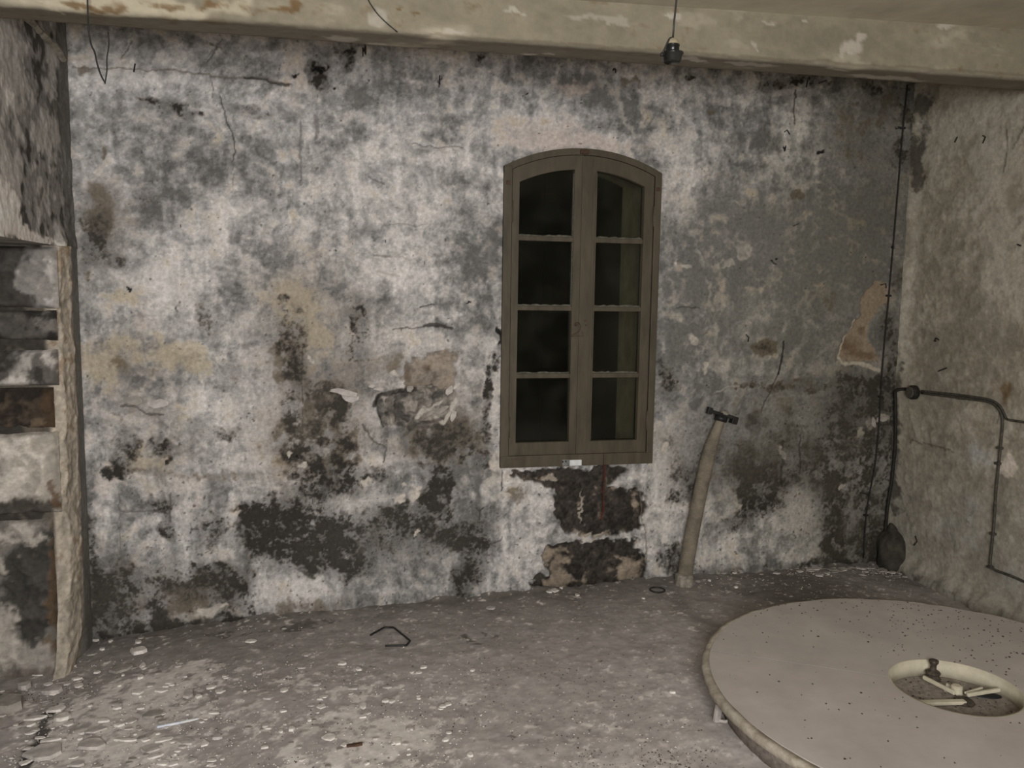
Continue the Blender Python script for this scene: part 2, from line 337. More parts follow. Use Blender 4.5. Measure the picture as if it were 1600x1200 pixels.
    # dark mould
    K = P.blobs([(268,166,44,13,1.0),(240,155,30,8,.5),(290,170,20,10,.5),(262,182,12,5,.6),(395,178,38,12,.45),(330,66,60,6,.4),(497,120,14,26,1.3),(490,105,12,10,.7),(537,98,16,15,1.0),(525,80,30,12,.5),
        (748,98,13,7,1.3,-40),(155,360,30,34,.7),(150,395,22,22,.9),(190,412,26,16,.7),(236,320,14,30,.6),(225,345,25,10,.4),(225,410,10,20,.3),(320,490,16,38,.55),(277,490,4,16,.9),(460,540,22,65,.75),(432,515,12,30,.6),(455,575,15,25,.8),(563,500,13,42,1.0),
        (555,545,20,20,.7),(440,460,8,6,.8),(526,640,20,17,1.4),(500,612,45,22,.8),(490,690,55,45,.75),(520,715,35,25,.6),(700,680,45,38,.75),(715,700,30,25,.5),(766,600,7,36,1.2),(764,570,12,12,.7),(758,665,6,36,1.2),(750,715,8,12,1.1),
        (545,748,38,18,.9),(500,763,18,10,1.3),(505,768,40,14,.7),(470,830,75,42,1.15),(430,800,40,26,1.0),(420,840,35,30,.9),(590,822,55,28,.7),(555,885,38,24,.8),(520,860,40,30,.7),(680,790,24,50,1.25),(640,812,32,24,1.0),(690,750,22,22,.9),
        (725,838,36,22,1.1),(725,905,13,50,1.2),(748,875,16,34,.7),(760,850,20,10,.4),(650,850,60,18,.4),(250,697,20,11,1.3),(258,718,6,8,1.2),(198,705,20,42,.7),(184,728,7,18,1.2),(165,735,10,10,.9),(185,590,12,16,.5),(252,788,26,12,1.0),(264,825,9,22,.9),(262,832,16,10,.9),
        (320,825,28,32,.55),(305,670,28,12,.5),(355,678,26,9,.7),(400,830,30,30,1.0),(395,790,22,6,1.0),(460,880,25,20,.8),(150,925,10,46,1.4),(180,930,40,44,.8),(172,985,45,20,.8),(250,955,17,38,1.1),(310,915,40,22,.75),(320,890,20,6,1.2),(345,890,12,7,1.0),(360,920,36,34,.8),
        (270,985,120,12,.8),(440,975,60,7,.6),(390,925,7,30,.8),(230,900,60,18,.5),(330,975,70,8,.9),(140,840,10,60,.5),(470,710,30,12,.4),(300,580,10,10,.4),(345,605,12,8,.7),(370,580,30,20,.4),(450,640,14,30,.7),
        (1045,600,14,36,.7),(1035,570,8,12,.6),(1050,700,28,22,.5),(1062,745,18,26,.6),(1048,780,12,14,.9),(1050,872,24,22,1.0),(1085,760,20,30,.6),(1165,755,16,45,.9),(1160,735,20,20,.8),(1195,788,34,18,1.1),(1185,770,20,30,.7),(1140,700,40,20,.3),(1150,820,25,14,.7),
        (1250,690,70,55,.45),(1215,745,70,22,.7),(1300,735,26,80,.8),(1335,650,34,70,1.0),(1382,640,18,60,1.2),(1345,605,45,18,.9),(1360,760,26,70,1.0),(1355,720,16,35,.7),(1305,800,18,60,1.1),(1300,855,16,25,.9),(1345,855,30,30,1.0),(1375,860,16,40,1.0),(1395,720,10,140,.9),
        (1240,603,100,7,.6),(1190,545,14,8,.7),(1180,660,12,14,.8),(1415,240,22,24,1.1),(1432,180,14,60,.8),(1425,160,24,30,.5),(1380,190,40,50,.35),(1200,138,20,13,.9),(1240,122,12,8,1.2),(1262,128,5,12,1.0),(1360,138,18,8,1.1),(1290,130,40,5,.5),(1405,440,12,24,.7),(1385,520,14,30,1.0),
        (1395,555,8,40,.8),(1220,130,30,12,.4),(1085,122,6,7,1.3),(1330,880,70,6,.7),(1180,890,100,5,.4),(880,925,60,8,.9),(640,730,60,8,.3),(600,745,14,9,.6),(475,745,30,6,.5),(205,640,40,10,.4),(340,820,14,14,.4),(130,400,10,80,.4),(880,800,12,40,.4),(700,620,14,12,.5),(640,645,30,14,.6),(665,690,20,14,.5)])
    low = sst(1.1, .1, V); K = K*(1+.45*sst(.95, .6, V)*sst(1.0, .7, U)); K = 1.05*(1-np.exp(-1.15*K))
    k = K*(1+.22*n2) + (.08+.34*K)*(.7*n3+.8*n4+.45*st) + .05*low + .06*n1
    km = np.clip(sst(.42, 1.35, k), 0, 1); ks = sst(.38, .8, k)
    sf = sst(.12, .95, K*(1+.28*n3+.18*n2+.10*n4))
    c = mixc(c, alb(72, 68, 63), sf*.62); c = mixc(c, alb(66, 63, 59), ks*.35); c = mixc(c, alb(36, 34, 31), np.clip(km*.7+.55*sst(.62, 1.05, K+.16*n3+.08*n4), 0, .93))
    dim = P.blobs([(1250,680,150,80,.8),(1330,800,80,80,.7),(1150,720,60,60,.5),(230,930,130,60,.55),(480,640,80,80,.35),(620,850,150,60,.35),(1380,250,60,130,.6),(1340,500,80,120,.3),(1080,700,60,60,.3),(160,380,50,80,.35),(700,690,70,50,.35)])
    c = mixc(c, alb(70, 67, 61), np.clip(dim*(.6+.2*n3+.15*n2+.1*st), 0, .8))
    # tiny mould specks
    sp = fbm(U, V, 60, 2, 191, .8); dens = .25+.8*np.minimum(K, 1)+.45*low
    c = mixc(c, alb(50, 47, 44), sst(2.25, 2.7, sp+dens*.75)*.75)
    H = .0010*sst(.28, .38, T)+.0007*sst(-.32, -.22, T)+.0006*n3+.0004*n4-.0012*km*.5
    # broken-out patches
    under = np.maximum(P.poly([(800,733),(960,728),(985,733),(950,762),(1000,772),(1008,800),(1000,822),(960,833),(940,836),(880,830),(872,800),(872,765),(840,757),(815,746)]),
                       P.poly([(880,842),(992,842),(990,858),(1008,880),(1005,905),(905,922),(828,928),(822,915),(852,896),(856,850)]))
    mor = np.clip(.5+.28*n3+.2*n4, 0, 1)
    dk = np.array(alb(34, 32, 30))+(np.array(alb(66, 61, 55))-np.array(alb(34, 32, 30)))*mor[..., None]*.8
    c = c*(1-under[..., None])+dk*under[..., None]; H = H-.016*under*(1+.25*n3)
    tanp = P.blobs([(870,885,16,38,1.3),(985,890,18,20,1.2),(880,910,30,8,.9),(925,836,40,6,1.0),(990,790,6,28,.7),(850,748,20,5,.5)])
    c = c*(1-(under*np.clip(sst(.3, 1.0, tanp+.3*n3), 0, 1)*.8)[..., None])+(np.array(alb(124, 113, 100))*(1+.14*n3+.08*n4)[..., None])*(under*np.clip(sst(.3, 1.0, tanp+.3*n3), 0, 1)*.8)[..., None]
    c = mixc(c, alb(150, 142, 130), P.blobs([(918,835,7,4,1.2),(937,834,9,4,1),(907,790,2,28,.9),(862,750,14,4,.8)], True)*.8*under)
    rp = P.poly([(1365,437),(1385,450),(1388,475),(1360,495),(1356,520),(1366,545),(1375,562),(1330,570),(1312,560),(1325,525),(1338,500),(1342,465)])
    c = mixc(c, alb(132, 117, 101), rp*.85); c = mixc(c, alb(92, 76, 62), rp*np.clip(P.blobs([(1330,545,12,14,1),(1355,555,16,6,1.2),(1347,517,6,5,1)]), 0, 1)*.8); H = H-.008*rp*(1+.3*n3)
    edge = np.clip(P.line([(1312,560),(1322,570),(1345,568),(1372,578)], 5)+P.line([(1312,558),(1322,530),(1335,500)], 2.5), 0, 1)
    c = mixc(c, alb(168, 160, 148), edge*.8)
    lobe = P.poly([(630,590),(637,568),(660,560),(690,551),(712,555),(717,575),(706,602),(700,613),(640,611)])
    c = c*(1-.85*lobe[..., None])+(np.array(alb(120, 110, 99))*(1+.16*n3+.10*n4+.08*n2)[..., None])*.85*lobe[..., None]; c = mixc(c, alb(76, 66, 57), lobe*np.clip(P.blobs([(640,580,7,20,1),(668,577,5,9,1.2),(700,560,16,5,.7),(650,605,30,5,.6)])*.7+.15*n3, 0, 1)); H = H-.011*lobe
    cav = P.poly([(584,628),(592,616),(640,610),(700,606),(714,626),(707,650),(682,660),(660,673),(622,666),(606,668),(590,650)])
    H = H+cav*(-.016+.010*n3+.004*n2)
    cc = np.array(alb(60, 57, 53))+(np.array(alb(132, 126, 118))-np.array(alb(60, 57, 53)))*np.clip(.45+.33*n3+.12*n4, 0, 1)[..., None]
    c = c*(1-.85*cav[..., None])+cc*.85*cav[..., None]
    c = mixc(c, alb(40, 37, 34), np.clip(P.line([(584,632),(592,617),(615,612),(650,609)], 8)+P.line([(592,650),(600,668)], 3)+P.blobs([(612,640,14,12,.7),(640,617,24,5,.8)]), 0, 1)*.85)
    wl = np.clip(P.line([(712,625),(707,645),(695,662),(683,655)], 6)+P.line([(660,650),(690,630)], 4)+P.line([(655,655),(665,640)], 5)+P.line([(716,600),(703,612)], 4)+P.blobs([(680,648,22,6,.6)]), 0, 1)
    c = mixc(c, alb(166, 160, 152), wl*.8)
    relief = P.blobs([(620,690,40,22,1),(660,680,35,16,.8),(730,640,20,35,.8),(690,640,20,12,.7),(560,640,20,22,.5),(250,632,24,10,.8),(210,625,16,10,.9)]); H = H+.006*relief*(.6+.4*n2)
    c = mixc(c, alb(70, 66, 62), np.clip(P.line([(565,665),(585,690),(605,700),(600,720)], 2.5)+P.line([(633,680),(650,665),(690,655)], 5)+P.line([(190,634),(215,637),(225,644),(255,646)], 3), 0, 1)*.8)
    # grooves, cracks and drips
    for pts, w, col, a in [([(113,104),(160,108),(240,109),(330,117),(420,124),(455,132)], 3, (92,84,76), .7), ([(383,122),(410,126),(450,132)], 4.5, (48,45,42), .85),
        ([(343,148),(347,165),(352,185),(362,208),(365,250)], 2, (58,55,52), .9), ([(365,250),(365,300)], 1.2, (90,88,85), .6), ([(331,127),(330,150)], 1.6, (70,66,62), .8), ([(472,545),(471,700)], 1.6, (56,52,48), .7),
        ([(612,517),(660,512),(702,513)], 2, (56,54,52), .7), ([(662,511),(680,510),(702,514)], 6, (52,50,48), .9), ([(645,228),(720,232)], 2, (92,90,88), .8), ([(945,724),(943,800),(940,812)], 2.4, (74,34,28), .9),
        ([(470,190),(469,290)], 4, (96,92,90), .7), ([(493,185),(495,215)], 6, (92,88,86), .7), ([(1225,533),(1222,560),(1216,585)], 3, (40,38,36), .95), ([(1216,585),(1190,645)], 1.6, (52,50,47), .8), ([(783,733),(783,765)], 2, (52,48,45), .9),
        ([(1057,480),(1092,481)], 1.6, (52,50,48), .8), ([(1241,140),(1242,195)], 2, (64,61,57), .9), ([(658,476),(680,476)], 2, (56,54,52), .9), ([(740,795),(748,800),(755,793)], 2, (56,54,52), .9), ([(748,800),(748,812)], 2, (56,54,52), .9),
        ([(1000,770),(1010,880)], 2, (96,88,80), .7), ([(238,800),(266,800)], 2, (66,62,58), .7), ([(185,770),(186,800),(260,797)], 2, (70,66,62), .6), ([(267,770),(267,815)], 3, (70,66,62), .7), ([(185,800),(190,880)], 1.6, (96,90,86), .7),
        ([(768,850),(782,845),(785,838)], 2, (70,67,64), .8), ([(765,842),(762,850),(772,855)], 2, (70,67,64), .8), ([(575,275),(600,285)], 3, (84,82,80), .7), ([(310,118),(345,60)], 1.4, (82,80,78), .7), ([(193,90),(205,62)], 1.6, (72,70,68), .7), ([(327,100),(340,72)], 3, (66,64,62), .7),
        ([(1365,620),(1366,700)], 4, (60,57,52), .5), ([(600,350),(660,352)], 2, (94,92,90), .5), ([(585,400),(610,402)], 4, (84,82,79), .6), ([(1222,690),(1221,760)], 4, (36,34,32), .6), ([(1250,680),(1250,740)], 3, (36,34,32), .6)]:
        m = P.line(pts, w); c = mixc(c, alb(*col), m*a); H = H-.0015*m
    # pale scratches, arc left by the swinging shutter, filler spots
    arc = P.line([(1062,350),(1083,366),(1098,400),(1109,440),(1115,480),(1117,520),(1112,550),(1102,585),(1085,612),(1062,640),(1040,668),(1022,690)], 6, .8)
    c = mixc(c, alb(138, 134, 127), arc*np.clip(.55+.3*n3, 0, 1)*.85)
    c = mixc(c, alb(134, 130, 124), np.clip(P.line([(1085,612),(1045,662),(1022,690)], 12, .9), 0, 1)*np.clip(.4+.3*n3, 0, 1)*.7)
    c = mixc(c, alb(142, 138, 131), np.clip(P.line([(935,128),(965,150),(975,190),(990,210)], 8, .9)+P.line([(645,232),(715,234)], 2)+P.line([(1120,612),(1140,604),(1155,603)], 2.5)+P.line([(590,425),(620,428)], 3)+P.line([(610,402),(650,405)], 3), 0, 1)*.7)
    c = mixc(c, alb(164, 157, 148), np.clip(P.blobs([(478,728,6,5,1.2),(460,712,3,6,1.1),(512,711,4,4,1),(575,756,7,7,.9),(584,722,6,9,1.1),(648,766,4,3,1.3),(649,768,5,5,1.1),(624,760,4,4,1.2),(622,785,6,5,1.1),(654,833,4,4,1.2),(330,956,18,7,1.4),
        (345,950,14,5,1),(490,563,5,4,1),(618,583,5,4,1),(1275,250,3,3,1),(1220,705,4,6,.7),(1085,533,4,9,.9),(1100,575,6,8,1),(1052,407,4,5,1),(1072,413,9,4,.8),(770,720,14,14,1.1),(785,775,14,6,.9),(770,745,10,10,.6),(1032,705,5,10,1.1),(1380,655,9,6,.9),(1363,662,5,12,.7),
        (1345,680,5,9,.6),(1316,762,5,4,.9),(195,750,16,3,.8),(210,752,6,3,.9),(715,85,18,6,1.2),(680,83,20,4,1.2),(770,422,10,7,.5),(1160,395,9,16,.7),(1135,415,8,6,.7),(1150,785,7,9,.8)], True), 0, 1)*np.clip(.8+.2*n3, 0, 1))
    # nail holes
    hol = P.blobs([(463,122,5,5,1.5),(200,459,2.5,2.5,1.5),(283,355,2,2,1.4),(473,716,2.5,2.5,1.5),(473,320,1.6,1.6,1.4),(489,316,1.8,1.8,1.4),(509,320,1.8,1.8,1.4),(466,283,2,2,1.4),(728,475,2.5,2,1.5),(511,394,1.6,1.6,1.4),(523,394,1.6,1.6,1.4),(605,380,1.6,4,1.4),(710,512,0,0,0),(687,125,1.4,7,1.3),
        (575,122,1.4,7,.9),(1283,237,5,4,1.5),(1226,230,2,5,1.4),(1213,403,3,1.5,1.3),(567,78,3,9,1.2),(500,108,10,5,1.3),(521,133,4,4,1.2),(905,152,3,2,1.3),(822,148,3,2,1.3),(962,110,2,4,1.3),(778,530,4,16,1.0),(773,438,1.6,1.6,1.2),(1355,445,0,0,0),(1400,388,4,2,1),(1215,600,0,0,0)], True)
    hol = np.clip(hol, 0, 1); c = mixc(c, alb(16, 15, 14), hol*.95); H = H-.006*hol
    ol = sst(1.3, 2.6, U+.1*n1)*.9; c = c*(1-ol[..., None]*np.array([.26, .27, .33]))  # olive film; light falling off to the right is also put into the colour
    # rounded fillet into the right-hand corner, ambient shade along the wall foot put into the colour
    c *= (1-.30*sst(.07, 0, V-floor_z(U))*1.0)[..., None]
    return np.clip(c, .004, .8), H

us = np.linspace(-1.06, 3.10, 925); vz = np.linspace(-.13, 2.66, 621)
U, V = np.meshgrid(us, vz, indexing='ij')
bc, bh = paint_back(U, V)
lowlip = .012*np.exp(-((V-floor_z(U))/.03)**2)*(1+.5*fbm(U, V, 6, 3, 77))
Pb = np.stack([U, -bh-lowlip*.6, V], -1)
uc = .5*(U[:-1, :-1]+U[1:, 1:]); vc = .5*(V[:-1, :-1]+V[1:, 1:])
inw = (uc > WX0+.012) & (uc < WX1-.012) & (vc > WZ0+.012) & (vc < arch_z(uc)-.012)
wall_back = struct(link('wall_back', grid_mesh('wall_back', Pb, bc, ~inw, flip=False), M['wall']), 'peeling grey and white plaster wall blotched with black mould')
del bc, bh, Pb

# ------------------------------------------------------------------ right wall
ys = np.concatenate([np.linspace(YREAR, -1.35, 30)[:-1], np.linspace(-1.35, 0, 190)]); zs = np.linspace(-.1, 2.66, 340)
U, V = np.meshgrid(ys, zs, indexing='ij')
P = Painter(U, V, lambda x, y: on_x(x, y, XR)[[1, 2]], .012, 450)
n1 = fbm(U, V, 2.5, 4, 401); n2 = fbm(U, V, 8, 4, 411); n3 = fbm(U, V, 25, 4, 421); n4 = fbm(U, V, 75, 3, 431, .7)
T = .45*n1+.35*n2+.22*n3
c = np.zeros(U.shape+(3,))+np.array(alb(124, 118, 105))
c = mixc(c, alb(135, 129, 117), sst(.0, .8, T)); c = mixc(c, alb(113, 107, 96), sst(-.2, -.9, T))
c = mixc(c, alb(122, 118, 110), sst(1.1, .2, V)*.6)
c = mixc(c, alb(146, 145, 142), np.clip(P.blobs([(1530,712,22,20,1.1),(1520,800,18,30,.5),(1500,830,40,40,.35),(1580,900,20,40,.4)])+.1*n3, 0, 1)*.8)
c = mixc(c, alb(172, 163, 152), P.blobs([(1575,728,13,24,1.2),(1565,690,5,12,.6)], True)*.75)
c = mixc(c, alb(150, 145, 134), np.clip(P.blobs([(1560,450,25,70,.7),(1580,180,30,60,.4),(1480,200,40,25,.5),(1440,240,4,60,.6),(1425,420,5,50,.9),(1415,540,5,60,.8),(1412,480,6,60,.6),(1540,300,40,120,.3)])+.1*n2, 0, 1)*.6)
c = mixc(c, alb(88, 70, 46), np.clip(P.blobs([(1567,610,7,22,1.2),(1567,600,9,9,.7)]), 0, 1)*.8)
K = P.blobs([(1440,210,14,90,.7),(1435,250,14,30,.6),(1455,155,30,14,.4),(1402,700,7,160,1.1),(1410,800,14,60,.5),(1520,805,9,8,.8),(1505,815,5,5,.7),(1410,590,6,30,.4),(1430,900,40,20,.6),(1500,925,50,9,.5),(1430,620,10,8,.4),(1425,690,5,6,.9),(1580,385,10,8,.6),(1480,860,20,30,.25),(1580,270,10,10,.5),(1500,450,30,50,.25)])
c = mixc(c, alb(44, 41, 36), np.clip(sst(.4, 1.0, K+.15*n3+.1*n4), 0, 1)*.85)
for pts, w in [([(1575,205),(1570,270)], 2), ([(1583,230),(1600,200)], 2), ([(1562,645),(1560,660)], 3), ([(1430,690),(1490,708)], 2)]: c = mixc(c, alb(66, 60, 52), P.line(pts, w)*.7)
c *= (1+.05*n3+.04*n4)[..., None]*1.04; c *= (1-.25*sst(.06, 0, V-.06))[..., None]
bulge = .05*np.exp(-((V-.05)/.07)**2)*(1+.10*n2)+.018*np.exp(-(U/.045)**2)
Pw = np.stack([XR-.0012*sst(.15, .5, T)-.0006*n3-.002*n2-bulge, U, V], -1)
wall_right = struct(link('wall_right', grid_mesh('wall_right', Pw, np.clip(c, .004, .8)), M['wall']), 'olive beige plaster wall with surface cables')

# ------------------------------------------------------------------ left wall with a deep alcove
YJ, ZL, XA, YA = -.285, 1.655, -2.0, -2.9
# upper wall over the alcove
ys = np.concatenate([np.linspace(YREAR, -1.3, 25)[:-1], np.linspace(-1.3, 0.0, 200)]); zs = np.linspace(ZL, 2.67, 130)
U, V = np.meshgrid(ys, zs, indexing='ij')
P = Painter(U, V, lambda x, y: on_x(x, y, XL)[[1, 2]], .012, 650)
n2 = fbm(U, V, 8, 4, 611); n3 = fbm(U, V, 25, 4, 621); n4 = fbm(U, V, 75, 3, 631, .7); n5 = fbm(U, V, 4, 4, 641)
T = .4*n5+.45*n2+.3*n3
c = np.zeros(U.shape+(3,))+np.array(alb(118, 115, 112)); c = mixc(c, alb(150, 146, 142), sst(0, .35, T)); c = mixc(c, alb(66, 64, 61), sst(-.35, -.75, T))
c = mixc(c, alb(192, 184, 178), np.clip(sst(.4, .75, P.blobs([(0,330,35,60,1.2),(30,365,45,14,1.1),(8,140,14,60,.7),(60,378,40,6,1)])+.2*n3), 0, 1))
c = mixc(c, alb(52, 50, 46), np.clip(sst(.35, .9, P.blobs([(65,110,25,70,.7),(48,240,6,18,1),(66,240,6,14,1),(80,170,18,60,.8),(40,60,15,30,.6),(90,250,10,120,.5),(60,300,20,40,.5)])+.25*n3), 0, 1)*.8)
c = mixc(c, alb(92, 91, 88), np.clip(sst(-.17, -.12, U), 0, 1)*.85)
c *= (1+.06*n3+.05*n4)[..., None]
Pl = np.stack([XL+.0015*T+.0008*n3+.012*sst(-.30, -.22, U)*sst(1.75, 1.66, V)*(1+.3*n2), U, V], -1)
wall_left = struct(link('wall_left', grid_mesh('wall_left', Pl, np.clip(c, .004, .8), flip=True), M['wall']), 'stained plaster wall above and beside an alcove')
# lower part: alcove jamb, flaking arris and the strip beside the corner
path = [(XA, YJ-.01), (-1.045, YJ), (-1.00, YJ+.035), (-.985, -.15), (-.992, -.14), (-.995, 0.02)]
S = []; Lp = 0.0; pts = []
for (a, b) in zip(path[:-1], path[1:]):
    L_ = math.hypot(b[0]-a[0], b[1]-a[1]); n = max(3, int(L_/.006))
    for k in range(n): t = k/n; pts.append((a[0]+(b[0]-a[0])*t, a[1]+(b[1]-a[1])*t, Lp+L_*t))
    Lp += L_
pts.append((*path[-1], Lp)); pts = np.array(pts); zs = np.linspace(-.13, ZL+.003, 250)
SX, V = np.meshgrid(np.arange(len(pts)), zs, indexing='ij'); X = pts[SX, 0]; Y = pts[SX, 1]; SU = pts[SX, 2]
n2 = fbm(SU, V, 8, 4, 711); n3 = fbm(SU, V, 25, 4, 721); n4 = fbm(SU, V, 75, 3, 731, .7)
s1 = math.hypot(XA+1.045, .01); band = sst(s1-.01, s1+.012, SU)*sst(.012, -.004, SU-(s1+.20)); strip = sst(-.004, .004, SU-(s1+.203))
c = np.zeros(X.shape+(3,))+np.array(alb(78, 73, 66)); c = mixc(c, alb(50, 47, 43), sst(0, .6, n2))
bandc = np.array(alb(146, 138, 126))*(1+.12*n3+.10*n2)[..., None]
c = c*(1-band[..., None])+bandc*band[..., None]
c = mixc(c, alb(104, 86, 66), band*sst(1.0, 1.8, n3+.6*n2)*.7)
c = mixc(c, alb(100, 99, 96), strip*.95); c = mixc(c, alb(120, 114, 105), strip*sst(.9, 1.6, fbm(SU, V, 20, 3, 741, aspect=6))*.4)
c *= (1+.05*n3+.05*n4)[..., None]
fl = np.exp(-np.maximum(V+.085, 0)/.16)*band            # flare at the foot
Y2 = Y-.003*n3*band-.10*fl-.012*(1-strip)*(1-band)*n2*.4; X2 = X+.004*n2*band+.002*n3*band-.02*fl
Pl = np.stack([X2, Y2, V], -1)
jamb = struct(link('wall_left_jamb', grid_mesh('wall_left_jamb', Pl, np.clip(c, .004, .8)), M['wall'], wall_left), None)
# masonry courses in the alcove's end face, each block its own piece
def course(px0, px1, y0, y1, depth, cols, blobs, seed, xin=0.0):
    a = on_wall(px0, y0, YJ); b = on_wall(px1, y1, YJ)
    x0, x1, z1, z0 = XA+.02, b[0]-xin, a[2], b[2]
    us = np.linspace(x0, x1, 130); vs_ = np.linspace(z0, z1, max(14, int((z1-z0)/.007)))
    U, V = np.meshgrid(us, vs_, indexing='ij')
    P = Painter(U, V, lambda x, y: on_wall(x, y, YJ)[[0, 2]], .010, seed)
    n2 = fbm(U, V, 9, 4, seed+1); n3 = fbm(U, V, 28, 4, seed+11)
    c = np.zeros(U.shape+(3,))+np.array(alb(*cols[0])); c = mixc(c, alb(*cols[1]), sst(-.1, .6, n2+.4*n3))
    for col, lst, a_ in blobs: c = mixc(c, alb(*col), np.clip(sst(.3, .8, P.blobs(lst)+.2*n3), 0, 1)*a_)
    c *= (1+.10*n3)[..., None]
    e = np.minimum(np.minimum(V-z0, z1-V), x1-U); rnd = depth*(1-np.clip(1-e/.018, 0, 1)**2)
    e2 = e <= 1e-6; Yp = YJ-rnd-.004*n3*(~e2)-.004*n2*(~e2)+.004
    o = link('stone_block', grid_mesh('stone_block', np.stack([U, Yp, V], -1), np.clip(c, .004, .8)), M['stone'], wall_left); return o
course(0, 92, 384, 482, .035, [(120,116,112), (150,146,142)], [((48,45,42), [(0,400,50,30,1.3),(10,440,20,50,1),(0,470,70,20,1.2)], .9)], 800)  # dark blob at the top paints in the shade under the lintel
course(0, 90, 484, 532, .028, [(44,42,40), (70,67,63)], [((110,106,101), [(75,500,18,14,.9)], .7)], 830)
course(0, 92, 546, 602, .032, [(84,80,76), (128,124,119)], [((38,36,33), [(0,560,30,20,1),(60,585,14,14,1)], .8), ((164,158,152), [(10,595,30,9,1),(80,555,10,20,.9)], .8)], 860)
course(0, 86, 606, 668, .012, [(40,36,32), (62,54,46)], [((60,46,33), [(78,640,12,40,1.0)], .7), ((100,86,70), [(60,660,14,6,1)], .6)], 890)
course(0, 96, 676, 800, .036, [(142,136,127), (164,158,149)], [((40,37,33), [(0,798,60,14,1.2),(60,785,40,14,1),(30,770,20,10,.4)], .9), ((80,60,42), [(92,770,10,24,1.1)], .8), ((110,106,102), [(10,730,20,20,.7)], .6)], 920)
course(0, 96, 812, 1085, .030, [(100,96,91), (126,121,115)], [((46,45,42), [(60,900,40,70,1.2),(20,930,40,60,.6),(75,860,10,30,1),(60,960,30,40,1)], .9), ((150,144,136), [(10,1000,30,50,.9),(30,830,40,14,1),(0,880,16,20,.5),(0,980,20,30,.6)], .8), ((76,62,47), [(92,920,14,90,1.2)], .8), ((74,66,58), [(50,1060,60,16,1)], .7)], 950)
# rest of the alcove and rear of the left wall
def quads(name, faces, mat, parent=None):
    bm = bmesh.new()
    for f in faces: bm.faces.new([bm.verts.new(p) for p in f])
    bmesh.ops.subdivide_edges(bm, edges=bm.edges[:], cuts=3, use_grid_fill=True)
    me = bpy.data.meshes.new(name); bm.to_mesh(me); bm.free(); return link(name, me, mat, parent)
M['plain'] = noise_mat('dull_plaster', A(80, 77, 73), A(134, 130, 124), 5, .92)
M['plain_olive'] = noise_mat('olive_ceiling_paint', A(140, 134, 120), A(160, 154, 138), 4, .9)
quads('alcove_lining', [[(XA, YA, -.13), (XA, YA, ZL), (XA, YJ, ZL), (XA, YJ, -.13)], [(XA, YA, -.13), (XL, YA, -.13), (XL, YA, ZL), (XA, YA, ZL)],
      [(XA, YA, ZL), (XL, YA, ZL), (XL, YJ, ZL), (XA, YJ, ZL)], [(XL, YREAR, -.13), (XL, YREAR, ZL), (XL, YA, ZL), (XL, YA, -.13)]], M['plain'], wall_left)

# ------------------------------------------------------------------ floor
xs = np.linspace(-2.02, 3.10, 800); yf = np.concatenate([np.linspace(YREAR-1.5, -2.0, 40)[:-1], np.linspace(-2.0, .02, 330)])
U, V = np.meshgrid(xs, yf, indexing='ij')
P = Painter(U, V, lambda x, y: on_floor(x, y)[[0, 1]], .02, 250)
n1 = fbm(U, V, 1.6, 4, 201); n2 = fbm(U, V, 6, 4, 211); n3 = fbm(U, V, 24, 4, 221); n4 = fbm(U, V, 80, 3, 231, .75); n6 = fbm(U, V, 40, 3, 241, .7)
T = .5*n1+.4*n2+.15*n3
c = np.zeros(U.shape+(3,))+np.array(alb(146, 140, 137)); c = mixc(c, alb(154, 148, 145), sst(0, .9, T)); c = mixc(c, alb(137, 131, 128), sst(-.2, -1.1, T))
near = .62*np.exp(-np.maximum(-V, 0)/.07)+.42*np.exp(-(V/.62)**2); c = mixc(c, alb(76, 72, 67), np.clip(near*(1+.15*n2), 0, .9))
c = mixc(c, alb(58, 54, 48), np.clip(P.blobs([(1250,925,180,30,1.1),(1080,960,140,40,.6),(900,950,150,25,.3),(1430,905,60,20,.7),(1180,960,60,20,.4)]), 0, 1)*.6)  # dirt and weak light at the back right, both put into the colour
c = mixc(c, alb(70, 66, 62), np.clip(sst(.5, .9, P.blobs([(730,1000,14,9,1.1),(760,990,14,4,.8),(905,998,10,5,.9),(480,977,50,5,.9),(800,1145,22,3,.8),(370,990,60,6,.7),(1095,1030,18,14,.5),(1010,1010,40,20,.4),(40,1130,40,20,.6),(1130,1075,20,40,.8),(1180,1150,30,40,.7),(560,1090,60,8,.3)])+.2*n3), 0, 1)*.75)
wp = P.blobs([(600,1150,60,28,1.0),(640,1140,30,20,.8),(520,1130,50,22,.9),(560,1075,40,16,.7),(545,1110,30,20,.6),(470,1190,60,20,.8),(560,1190,60,14,.7),(280,1065,70,25,.75),(230,1100,60,30,.6),(300,1050,50,12,.6),(200,1130,80,30,.55),(140,1180,80,30,.6),(420,1140,40,30,.45),(650,1070,50,6,.5),(430,1060,40,20,.4),(480,1065,50,14,.5),(640,1195,60,10,.5),(250,1170,70,20,.5),(380,1110,40,20,.4),(680,1130,80,50,.3),(100,1120,50,30,.5),(260,1195,60,12,.6)])
c = mixc(c, alb(184, 178, 173), np.clip(sst(.45, .85, wp+.30*n3+.25*n6-.1), 0, 1)*.8)
c = mixc(c, alb(178, 172, 166), np.clip(sst(1.7, 2.2, n6+.8*n4*.5+wp*1.2+.5*sst(-.6, -1.6, V)), 0, 1)*.65)
c = mixc(c, alb(62, 58, 54), sst(2.2, 2.6, fbm(U, V, 50, 2, 261, .8)+.35*P.blobs([(1000,1180,120,40,1),(850,1060,200,40,.5),(700,1060,200,60,.4),(200,1050,200,40,.3)]))*.75)
c = mixc(c, alb(46, 43, 40), P.line([(84,1108),(72,1128),(60,1150),(45,1178),(25,1212)], 7)*.85)
rim = P.line([(84,1108),(72,1128),(60,1150),(45,1178),(25,1212)], 7)
c *= (1+.04*n3+.04*n4)[..., None]
